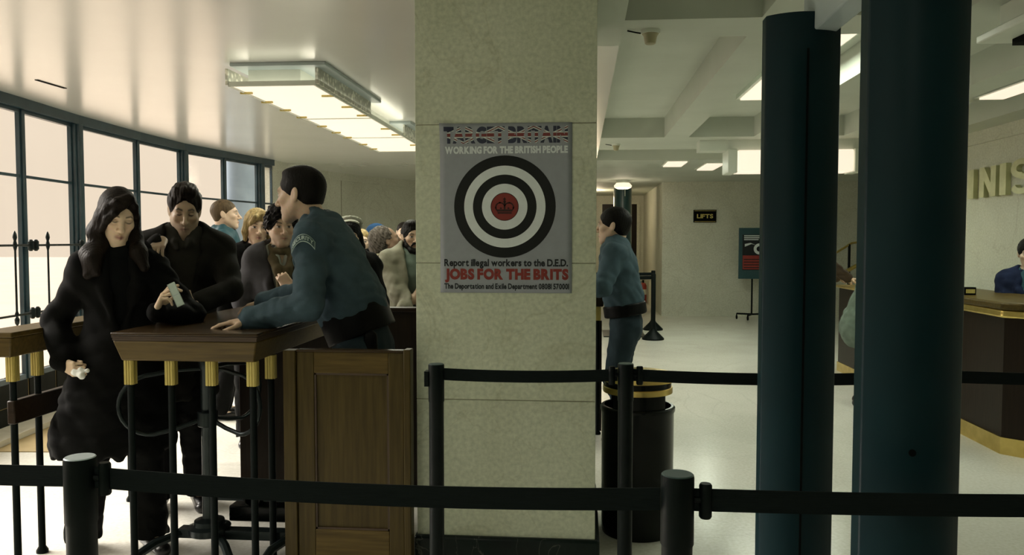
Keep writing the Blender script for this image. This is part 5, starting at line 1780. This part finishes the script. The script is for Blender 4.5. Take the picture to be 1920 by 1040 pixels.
field_obj('tie', F.mesh(0.006), M['c_tie'], root, 1)
trousers(P, root, M['c_black'], t=0.02, seed=19)
shoes(P, root)
def h(F):
    cap_hair(F, 0.010, line=0.072, nape=-0.06, face_w=0.062)
    F.ell((0.0, -0.022, 0.106), (0.064, 0.070, 0.032), k=0.03)
    F.path([(-0.040, -0.060, 0.104), (0.0, -0.074, 0.112), (0.040, -0.064, 0.106)], [0.013, 0.015, 0.013], 0.02)
    for s in (-1, 1):
        F.ell((s * 0.068, 0.005, 0.045), (0.016, 0.050, 0.042), k=0.02)
hair_obj(P, root, h, M['hair_dark'], amp=0.0022, freq=230, seed=11, zst=0.5)

# ------------------------------------------------------------------ security guard leaning on the counter
G_LOC, G_RZ = (-1.03, 3.74, 0), R(-92)
root = person('person, a security guard in a blue-grey jacket leaning on the oak counter', G_LOC, G_RZ)
P = Pose(1.84, wide=1.06, lean=22, head=(-5, 4, 0), head_off=(0, -0.05, 0.005), hs=1.06)
gl = lambda p: local(G_LOC, G_RZ, p)
P.arm('L', gl((-1.455, 3.42, 1.098)), hint=(0.5, 0.3, -1), d=localv(G_RZ, (-0.97, -0.10, -0.12)), n=(0, 0, -1), curl=(8, 12, 12), thumb=0.1)
P.arm('R', gl((-1.64, 4.03, 1.128)), hint=(-0.5, 0.3, -1), d=localv(G_RZ, (-0.95, 0.1, -0.22)), n=(0, 0, -1), curl=(14, 22, 16), thumb=0.1)
P.anL = V3(0.13, 0.0, 0.085); P.anR = V3(-0.13, 0.0, 0.085); P.legs()
GP = P
build_body(P, root, skin=(0.54, 0.39, 0.275), brow=(0.015, 0.01, 0.008), jaw=1.08, fstep=0.0028, stubble=0.15, hair_c=(0.1, 0.075, 0.06), nose=0.98, lips=(0.30, 0.16, 0.13))
top_garment(P, root, 'uniform_jacket', M['c_uniform'], t=0.034, hem=P.pel + P.up * 0.165, hem_r=0.180, hem_q=0.84, amp=0.0045, seed=24, arm_t=0.024, cuff=0.0, freq=75, neck_cut=0.056, step=0.008,
            extra=lambda F: F.frc(P.pel + P.up * 0.175, P.waist + P.up * 0.08, 0.182, 0.178, 0.90, P.lat, 0.05).path(
                [P.wrL - unit(P.wrL - P.elL) * 0.02, P.wrL - unit(P.wrL - P.elL) * 0.001], [0.040, 0.037], 0.01))
F = Field()
c = P.neck + P.up * 0.012 + V3(0, -0.022, -0.004)
pts = [c + V3(0.072 * math.sin(a), 0.070 * math.cos(a), 0.028 + 0.024 * math.cos(a)) for a in np.linspace(R(-140), R(140), 15)]
F.path(pts, [0.016] * 15, 0.01)
pts = [c + V3(0.080 * math.sin(a), 0.078 * math.cos(a), 0.004 + 0.016 * math.cos(a)) for a in np.linspace(R(-150), R(150), 15)]
F.path(pts, [0.016] * 15, 0.014)
field_obj('jacket_collar', F.mesh(0.005, disp=folds(0.002, 30, 4)), cloth('dark_collar_cloth', (0.016, 0.028, 0.036)), root, 1)
F = Field()
a = P.chest + V3(0.075, -0.150, 0.0); F.frc(a, a - P.up * 0.09, 0.045, 0.045, 0.35, P.lat, 0.02)
field_obj('chest_pocket', F.mesh(0.006), M['c_uniform'], root, 1)
band(P, root, 'belt', M['c_belt'], 0.085, 0.196, 0.84, 0.13)
F = Field()
F.frc(P.pel + V3(0.17, -0.02, 0.02), P.pel + V3(0.18, -0.02, -0.10), 0.035, 0.032, 0.6, (0, 1, 0), 0.01)
F.frc(P.pel + V3(0.165, 0.08, 0.03), P.pel + V3(0.165, 0.085, -0.05), 0.032, 0.03, 0.7, (0, 1, 0), 0.01)
field_obj('holster', F.mesh(0.006), M['c_belt'], root, 1)
trousers(P, root, M['c_unitrs'], t=0.028, seed=29)
shoes(P, root)
def h(F):
    cap_hair(F, 0.008, line=0.060, nape=-0.050, back=0.030)
    F.ell((0, -0.008, 0.100), (0.058, 0.062, 0.024), k=0.02)
hair_obj(P, root, h, M['hair_black'], amp=0.0008, freq=600, seed=21, zst=1.0)
# curved shoulder badge with lettering
def badge(P, root, side=1):
    sh, el = P.shL, P.elL
    ax = unit(el - sh)
    rr = 0.050 * P.f + 0.032 + 0.011
    b = MB(); bt = MB()
    ang0, ang1 = -42, 48
    base = sh + ax * 0.030
    out = unit(V3(1, 0, 0) - ax * np.dot(V3(1, 0, 0), ax))
    fwd = np.cross(ax, out)
    def pt(u, v, lift):
        """u around the sleeve (metres), v up the sleeve"""
        a = u / rr
        arch = -1.1 * (u ** 2) / 0.09 * 1.0
        return base - ax * (v + arch) + (out * math.cos(a) + fwd * math.sin(a)) * (rr + lift)
    def patch(u0, u1, v0, v1, lift, n=16):
        m = MB(); vs = []; fs = []
        for j in (0, 1):
            for i in range(n + 1):
                vs.append(pt(u0 + (u1 - u0) * i / n, v0 if j == 0 else v1, lift))
        fs = [(i, i + 1, n + 2 + i, n + 1 + i) for i in range(n)]
        m.add(vs, fs); return m
    o1 = patch(-0.058, 0.058, -0.019, 0.019, 0.0)
    ob = mesh_obj('shoulder_badge', o1.v, o1.f, M['badge'], root); s_ = ob.modifiers.new('thick', 'SOLIDIFY'); s_.thickness = 0.002; s_.offset = 0
    o2 = patch(-0.055, 0.055, -0.0155, 0.0155, 0.0016)
    mesh_obj('badge_field', o2.v, o2.f, M['badge_dark'], ob)
    vs, fs = text_mesh('SECURITY', 0.03, 1.1)
    lo, hi = vs.min(0), vs.max(0)
    m = MB(); m.add([pt(BSIGN * (-0.050 + 0.100 * (a - lo[0]) / (hi[0] - lo[0])), -0.010 + 0.020 * (b_ - lo[1]) / (hi[1] - lo[1]), 0.0026) for a, b_ in vs], fs)
    mesh_obj('badge_lettering', m.v, m.f, M['badge'], ob)
BSIGN = -1
badge(P, root)

# ------------------------------------------------------------------ the queue behind
def crowd(label, loc, rz, S, head=(0, 0, 0), wide=1.0, skin=PALE, hair=None, hair_mat='hair_dark', hair_kw=None, top=('jacket', 'c_black', {}), under=None,
          legs='c_black', arms=None, lean=2, fstep=0.004, group='people waiting in the queue', body_kw=None, pose=None, hs=1.0, extra=None, seed=40):
    root = person('person, ' + label, (*loc, 0), rz, group)
    P = Pose(S, wide=wide, lean=lean, head=head, hs=hs)
    if arms: arms(P, (*loc, 0), rz)
    if pose: pose(P)
    build_body(P, root, skin=skin, fstep=fstep, **(body_kw or {}))
    nm, mt, kw = top
    k = dict(t=0.03, amp=0.005, seed=seed, step=0.011, collar=0.01, arm_t=0.022, cuff=0.01)
    k.update(kw)
    if 'hem_up' in k: k['hem'] = P.pel + P.up * k.pop('hem_up')
    top_garment(P, root, nm, M[mt], **k)
    if under:
        top_garment(P, root, under[0], M[under[1]], **dict(dict(t=0.014, sleeves=False, amp=0.002, seed=seed + 1, step=0.011, neck_cut=0.056, collar=0.0, collar_r=0.010), **(under[2] if len(under) > 2 else {})))
    trousers(P, root, M[legs], t=0.02, seed=seed + 2, step=0.014)
    shoes(P, root)
    if hair:
        kw = dict(amp=0.0016, freq=420, seed=seed + 3, zst=0.2); kw.update(hair_kw or {})
        hair_obj(P, root, hair, M[hair_mat], **kw)
    if extra: extra(P, root)
    return P, root

def loop_scarf(P, root, mat, r=0.072, th=0.02, n=2, z=0.0, name='scarf', tails=False):
    F = Field()
    for k in range(n):
        c = P.neck + V3(0, -0.012, z + 0.026 * k)
        F.path([c + V3(r * math.sin(a), -r * math.cos(a), -0.012 * math.cos(a)) for a in np.linspace(0, 2 * math.pi, 15)], [th] * 15, 0.012)
    if tails:
        for s in (-1, 1):
            F.path([P.neck + V3(s * 0.060, -0.03, 0.02), P.neck + V3(s * 0.058, -0.10, -0.06), P.chest + V3(s * 0.030, -0.145, 0.04), P.chest + V3(s * 0.005, -0.155, -0.10)], [0.022, 0.026, 0.028, 0.03], 0.02)
    field_obj(name, F.mesh(0.008, disp=folds(0.003, 90, 3)), M[mat], root, 1)

# young man with cropped hair, seen from the side by the far window
def crop(F): cap_hair(F, 0.005, line=0.062, nape=-0.055, back=0.028)
crowd('a young man with cropped hair in profile before the far window, teal jacket', (-2.90, 6.29), R(106), 1.78, head=(0, -3, 0), skin=(0.62, 0.45, 0.33), hair=crop, hair_mat='hair_brown', hair_kw=dict(amp=0.0007, freq=700),
      top=('jacket', 'c_teal', dict(collar=0.02, collar_r=0.022, collar_h=0.05, amp=0.007, t=0.036)), under=('tee_shirt', 'c_white', {}), legs='c_black', body_kw=dict(look=0.0), seed=50)

# blonde woman
def blonde(F):
    cap_hair(F, 0.014, line=0.052, nape=-0.085, face_w=0.058)
    F.path([(0.02, -0.070, 0.105), (-0.030, -0.098, 0.072), (-0.056, -0.078, 0.030)], [0.014, 0.016, 0.014], 0.02)
    F.path([(0.02, -0.070, 0.105), (0.045, -0.088, 0.070), (0.062, -0.066, 0.025)], [0.014, 0.014, 0.013], 0.02)
    for s in (-1, 1):
        F.path([(s * 0.074, -0.020, 0.03), (s * 0.080, -0.022, -0.03), (s * 0.076, -0.018, -0.085)], [0.020, 0.022, 0.014], 0.02)
crowd('a blonde woman in a black jacket and grey collared shirt facing the counter', (-2.28, 5.49), R(24), 1.655, head=(8, 4, 3), wide=0.98, skin=(0.56, 0.40, 0.285), hair=blonde, hair_mat='hair_blonde', hs=1.06,
      top=('jacket', 'c_black', dict(vneck=(0.34, 0.085), t=0.034, collar=0.015)), under=('shirt', 'c_shirt', dict(collar=0.012, vneck=(0.16, 0.035), collar_h=0.03)),
      body_kw=dict(female=True, brow=(0.10, 0.07, 0.035)), seed=60)

# dark curly haired man with a brown scarf
def curly(F):
    cap_hair(F, 0.018, line=0.060, nape=-0.060)
    F.ell((0, -0.02, 0.110), (0.074, 0.076, 0.032), k=0.03)
    for s in (-1, 1): F.ell((s * 0.078, 0.0, 0.030), (0.022, 0.055, 0.045), k=0.02)
def curly_arm(P, loc, rz):
    w = lambda p: local(loc, rz, p)
    P.arm('L', w((-1.78, 4.80, 1.17)), hint=(1, 0.3, -0.6), d=localv(rz, (-0.55, -0.1, 0.55)), n=localv(rz, (-0.3, 0.9, 0.1)), curl=[(65, 75, 50)] * 4, thumb=0.9)
crowd('a dark curly haired man in a grey coat and brown scarf', (-1.93, 5.03), R(24), 1.65, head=(9, 3, 0), wide=1.05, skin=(0.52, 0.375, 0.265), hair=curly, hair_mat='hair_black', hair_kw=dict(amp=0.0042, freq=210, zst=1.0), hs=1.08,
      top=('coat', 'c_grey', dict(vneck=(0.50, 0.095), t=0.034, amp=0.005, hem=V3(0, 0.02, 0.6), hem_r=0.2)), under=('shirt', 'c_white', dict(t=0.006, collar=0.006, vneck=(0.12, 0.03))), arms=curly_arm,
      body_kw=dict(stubble=0.3, hair_c=(0.08, 0.06, 0.05), jaw=1.0, nose=1.1), extra=lambda P, r: loop_scarf(P, r, 'c_scarf', 0.075, 0.020, 1, 0.0, tails=True), seed=70)

# woman half hidden behind the guard
def longdark(F):
    cap_hair(F, 0.014, line=0.060, nape=-0.11, face_w=0.058)
    for s in (-1, 1):
        F.path([(s * 0.074, -0.02, 0.02), (s * 0.084, -0.01, -0.06), (s * 0.085, 0.0, -0.14)], [0.020, 0.026, 0.024], 0.02)
def knit_hat(mat, z=0.062, tilt=0.0):
    def fn(P, root):
        F = Field()
        F.ell((0, 0.022, 0.055), (0.090, 0.112, 0.090), k=0.01)
        F.add(lambda X, Y, Z: Z - z + (Y - 0.02) * tilt + 0 * X, (-1, -1, -1), (1, 1, z + 0.06), 0.008, 1)
        F.path([(0.090 * math.cos(a), 0.020 + 0.110 * math.sin(a), z + 0.012 - tilt * 0.11 * math.sin(a)) for a in np.linspace(0, 2 * math.pi, 21)], [0.013] * 21, 0.008)
        V, Fc = F.mesh(0.005, disp=folds(0.001, 500, 3, 0.05))
        field_obj('knit_hat', (P.head + (V * P.hs) @ P.hr.T, Fc), M[mat], root, 1)
    return fn
crowd('a dark haired woman with a pale knit hat half hidden behind the guard', (-1.60, 5.46), R(8), 1.575, head=(12, 3, 0), wide=0.92, skin=(0.54, 0.39, 0.28), hair=longdark, hair_mat='hair_black',
      top=('coat', 'c_black', dict(t=0.045, collar=0.015, collar_r=0.02)), body_kw=dict(female=True), extra=knit_hat('c_pale', 0.085, 0.5), seed=80)

# pale short haired person farther back
crowd('a pale person with a dark scarf over the chin, far back behind the guard', (-2.04, 7.35), R(16), 1.545, head=(0, 4, 0), skin=(0.66, 0.50, 0.38), hair=crop, hair_mat='hair_blonde', hair_kw=dict(amp=0.0007, freq=600),
      top=('coat', 'c_black', dict(t=0.04)), extra=lambda P, r: loop_scarf(P, r, 'c_black', 0.072, 0.024, 3), fstep=0.0045, seed=90)

# person with curly greying hair, face lifted, beige coat
def afro(F):
    F.ell((0, 0.045, 0.040), (0.092, 0.105, 0.098), k=0.02)
    F.ell((0, 0.085, -0.03), (0.080, 0.075, 0.075), k=0.04)
    F.ell((0, -0.10, -0.03), (0.068, 0.085, 0.098), k=0.01, op=1)
    for s in (-1, 1): F.ell((s * 0.090, -0.010, -0.02), (0.030, 0.034, 0.040), k=0.01, op=1)
def strap(P, root):
    F = Field()
    F.path([P.shR + V3(0.03, 0.06, 0.03), P.shR + V3(0.045, -0.06, 0.0), P.shR + V3(0.05, -0.10, -0.14)], [0.022, 0.022, 0.02], 0.01)
    field_obj('shoulder_strap', F.mesh(0.008), M['c_blue'], root, 1)
crowd('a person with bushy greying curls in profile, face lifted, beige collar', (-1.66, 6.70), R(112), 1.55, head=(0, -16, 0), hs=1.1, skin=(0.30, 0.195, 0.13), hair=afro, hair_mat='hair_grey', hair_kw=dict(amp=0.0045, freq=260, zst=1.0),
      top=('jacket', 'c_black', dict(t=0.04, collar=0.0)), body_kw=dict(jaw=1.05), extra=lambda P, r: (loop_scarf(P, r, 'c_beige', 0.088, 0.042, 1, -0.02, 'fleece_collar'), strap(P, r)), seed=100)
crowd('a person in a blue knit hat behind the curly haired person', (-2.12, 8.18), R(110), 1.60, head=(0, 0, 0), skin=(0.60, 0.44, 0.32), top=('coat', 'c_navy', dict(t=0.04)), extra=knit_hat('c_blue', 0.04, 0.3), fstep=0.0045, seed=110)
crowd('a person partly hidden behind the bearded man, far back in the queue', (-2.0, 8.95), R(14), 1.65, skin=(0.62, 0.46, 0.34), hair=crop, hair_mat='hair_dark', top=('coat', 'c_black', dict(t=0.03)), fstep=0.0045, seed=120)

# bearded man by the pillar, arms folded
def beard(F):
    cap_hair(F, 0.012, line=0.062, nape=-0.06)
    F.ell((0, -0.02, 0.108), (0.062, 0.068, 0.024), k=0.03)
def beard_extra(P, root):
    F = Field()
    F.path([(-0.068, -0.020, -0.02), (-0.058, -0.045, -0.07), (-0.03, -0.078, -0.105), (0, -0.088, -0.112), (0.03, -0.078, -0.105), (0.058, -0.045, -0.07), (0.068, -0.020, -0.02)], [0.010, 0.016, 0.020, 0.020, 0.020, 0.016, 0.010], 0.02)
    F.path([(-0.030, -0.085, -0.066), (-0.018, -0.096, -0.050), (0, -0.101, -0.0475), (0.018, -0.096, -0.050), (0.030, -0.085, -0.066)], [0.007, 0.0065, 0.006, 0.0065, 0.007], 0.008)
    V, Fc = F.mesh(0.004, disp=folds(0.0014, 500, 9))
    field_obj('beard', (P.head + (V * P.hs) @ P.hr.T, Fc), M['hair_black'], root, 1)
def folded(P, loc, rz):
    P.arm('R', P.chest + V3(0.08, -0.24, -0.22), hint=(-1, 0.2, -0.4), curl=(30, 40, 30))
    P.arm('L', P.chest + V3(-0.08, -0.26, -0.25), hint=(1, 0.2, -0.4), curl=(30, 40, 30))
crowd('a bearded man in an olive jacket with folded arms beside the pillar', (-1.31, 6.16), R(16), 1.585, head=(12, 2, 0), wide=1.18, skin=(0.40, 0.275, 0.185), hair=beard, hair_mat='hair_black', hs=1.02,
      top=('jacket', 'c_olive', dict(t=0.055, arm_t=0.042, amp=0.005, vneck=(0.6, 0.07), collar=0.03, collar_r=0.022)), under=('fleece', 'c_greygreen', dict(t=0.02, collar=0.02, collar_r=0.016, collar_h=0.06)),
      arms=folded, legs='c_brown', extra=beard_extra, seed=130)

# ------------------------------------------------------------------ second guard
def g2_arms(P, loc, rz):
    w = lambda p: local(loc, rz, p)
    P.arm('L', w((-0.02, 5.66, 1.16)), hint=(0.7, 0.9, -0.1), curl=(14, 20, 16))
    P.arm('R', w((-0.05, 6.02, 1.10)), hint=(-0.5, 0.4, -1), curl=(14, 20, 16))
def g2_extra(P, root):
    band(P, root, 'belt', M['c_belt'], 0.062, 0.180, 0.86, 0.085, 0.008)
    F = Field()
    c = P.neck + P.up * 0.012 + V3(0, -0.02, -0.004)
    F.path([c + V3(0.074 * math.sin(a), 0.072 * math.cos(a), 0.022 + 0.022 * math.cos(a)) for a in np.linspace(R(-140), R(140), 13)], [0.018] * 13, 0.01)
    field_obj('jacket_collar', F.mesh(0.007), M['c_unitrs'], root, 1)
def g2hair(F): cap_hair(F, 0.010, line=0.060, nape=-0.065, back=0.034)
crowd('a second security guard in blue-grey, seen from behind right of the pillar', (0.33, 5.80), R(-98), 1.675, head=(-4, 0, 0), wide=1.08, lean=9, skin=(0.56, 0.41, 0.30), hair=g2hair, hair_mat='hair_black', hair_kw=dict(amp=0.0008, freq=600), hs=1.12,
      top=('uniform_jacket', 'c_uniform', dict(t=0.036, amp=0.0045, hem_r=0.165, hem_q=0.9, collar=0.0, arm_t=0.030, hem_up=0.15)), legs='c_unitrs', arms=g2_arms, extra=g2_extra, group='security guards',
      pose=lambda P: None, seed=140)

# ------------------------------------------------------------------ visitor and receptionist at the desk
def vis_arms(P, loc, rz):
    w = lambda p: local(loc, rz, p)
    P.arm('L', w((2.86, 7.42, 1.06)), hint=(0.3, 0.5, -1), d=localv(rz, (0.9, 0.2, -0.1)), n=(0, 0, -1), curl=(10, 14, 10))
crowd('a visitor in a grey-green anorak at the reception desk, between the detector panels', (2.50, 7.20), R(72), 1.75, lean=26, hair=crop, hair_mat='hair_dark', top=('anorak', 'c_greygreen', dict(t=0.052, hem=V3(0, 0.05, 0.70), hem_r=0.205, hem_q=0.85, amp=0.005)),
      legs='c_brown', arms=vis_arms, group='people at the reception desk', seed=150)
def arm_on_desk(P, loc, rz):
    w = lambda p: local(loc, rz, p)
    P.arm('R', w((2.93, 8.92, 1.0)), hint=(-0.5, 0.5, -1), d=localv(rz, (0.95, -0.2, -0.1)), n=(0, 0, -1), curl=(18, 24, 18))
    P.arm('L', w((2.9, 9.25, 1.0)), hint=(0.3, 0.5, -1), d=localv(rz, (0.9, -0.2, -0.1)), n=(0, 0, -1), curl=(18, 24, 18))
crowd('a person in a brown coat behind the far detector panel', (2.38, 9.0), R(92), 1.72, lean=10, hair=crop, hair_mat='hair_dark', top=('coat', 'c_browncoat', dict(t=0.03)), legs='c_brown',
      arms=arm_on_desk, group='people at the reception desk', seed=170)
def bob(F):
    cap_hair(F, 0.014, line=0.055, nape=-0.08)
def seated(P):
    P.anL = V3(0.12, -0.38, 0.085 + 0.0); P.anR = V3(-0.12, -0.38, 0.085)
    P.legs(hint=(0, -1, 0.8))
root = person('person, a seated receptionist in a navy jacket behind the reception desk', (3.52, 6.62, 0), R(-28), 'people at the reception desk')
P = Pose(1.66, wide=0.95, lean=4, head=(0, 6, 0), drop=0.20)
seated(P)
P.arm('L', P.chest + V3(0.05, -0.30, -0.22)); P.arm('R', P.chest + V3(-0.05, -0.30, -0.22))
build_body(P, root, skin=(0.56, 0.41, 0.30), fstep=0.0045, female=True)
top_garment(P, root, 'jacket', M['c_navy'], t=0.03, step=0.011, vneck=(0.3, 0.07), collar=0.012, seed=160, hem=P.pel + V3(0, 0, 0.0), hem_r=0.17)
top_garment(P, root, 'blouse', M['c_teal'], t=0.014, sleeves=False, amp=0.002, step=0.012, neck_cut=0.056)
trousers(P, root, M['c_navy'], t=0.02, step=0.014, seed=162)
shoes(P, root)
hair_obj(P, root, bob, M['hair_black'], amp=0.0012, freq=420)
t = thing('office_chair', 'swivel chair under the seated receptionist', 'chair', (3.54, 6.66, 0))
part('seat', MB().lathe([(0.21, 0.50), (0.225, 0.52), (0.21, 0.57)], (3.54, 6.68, 0), 24), M['off_black'], t)
part('column', MB().cyl((3.54, 6.68, 0.06), (3.54, 6.68, 0.51), 0.03, 14), M['steel_dark'], t)
for k in range(5):
    a = 2 * math.pi * k / 5
    part('leg', MB().tube([(3.54, 6.68, 0.08), (3.54 + 0.27 * math.cos(a), 6.68 + 0.27 * math.sin(a), 0.03)], [0.025, 0.02], 8), M['steel_dark'], t)
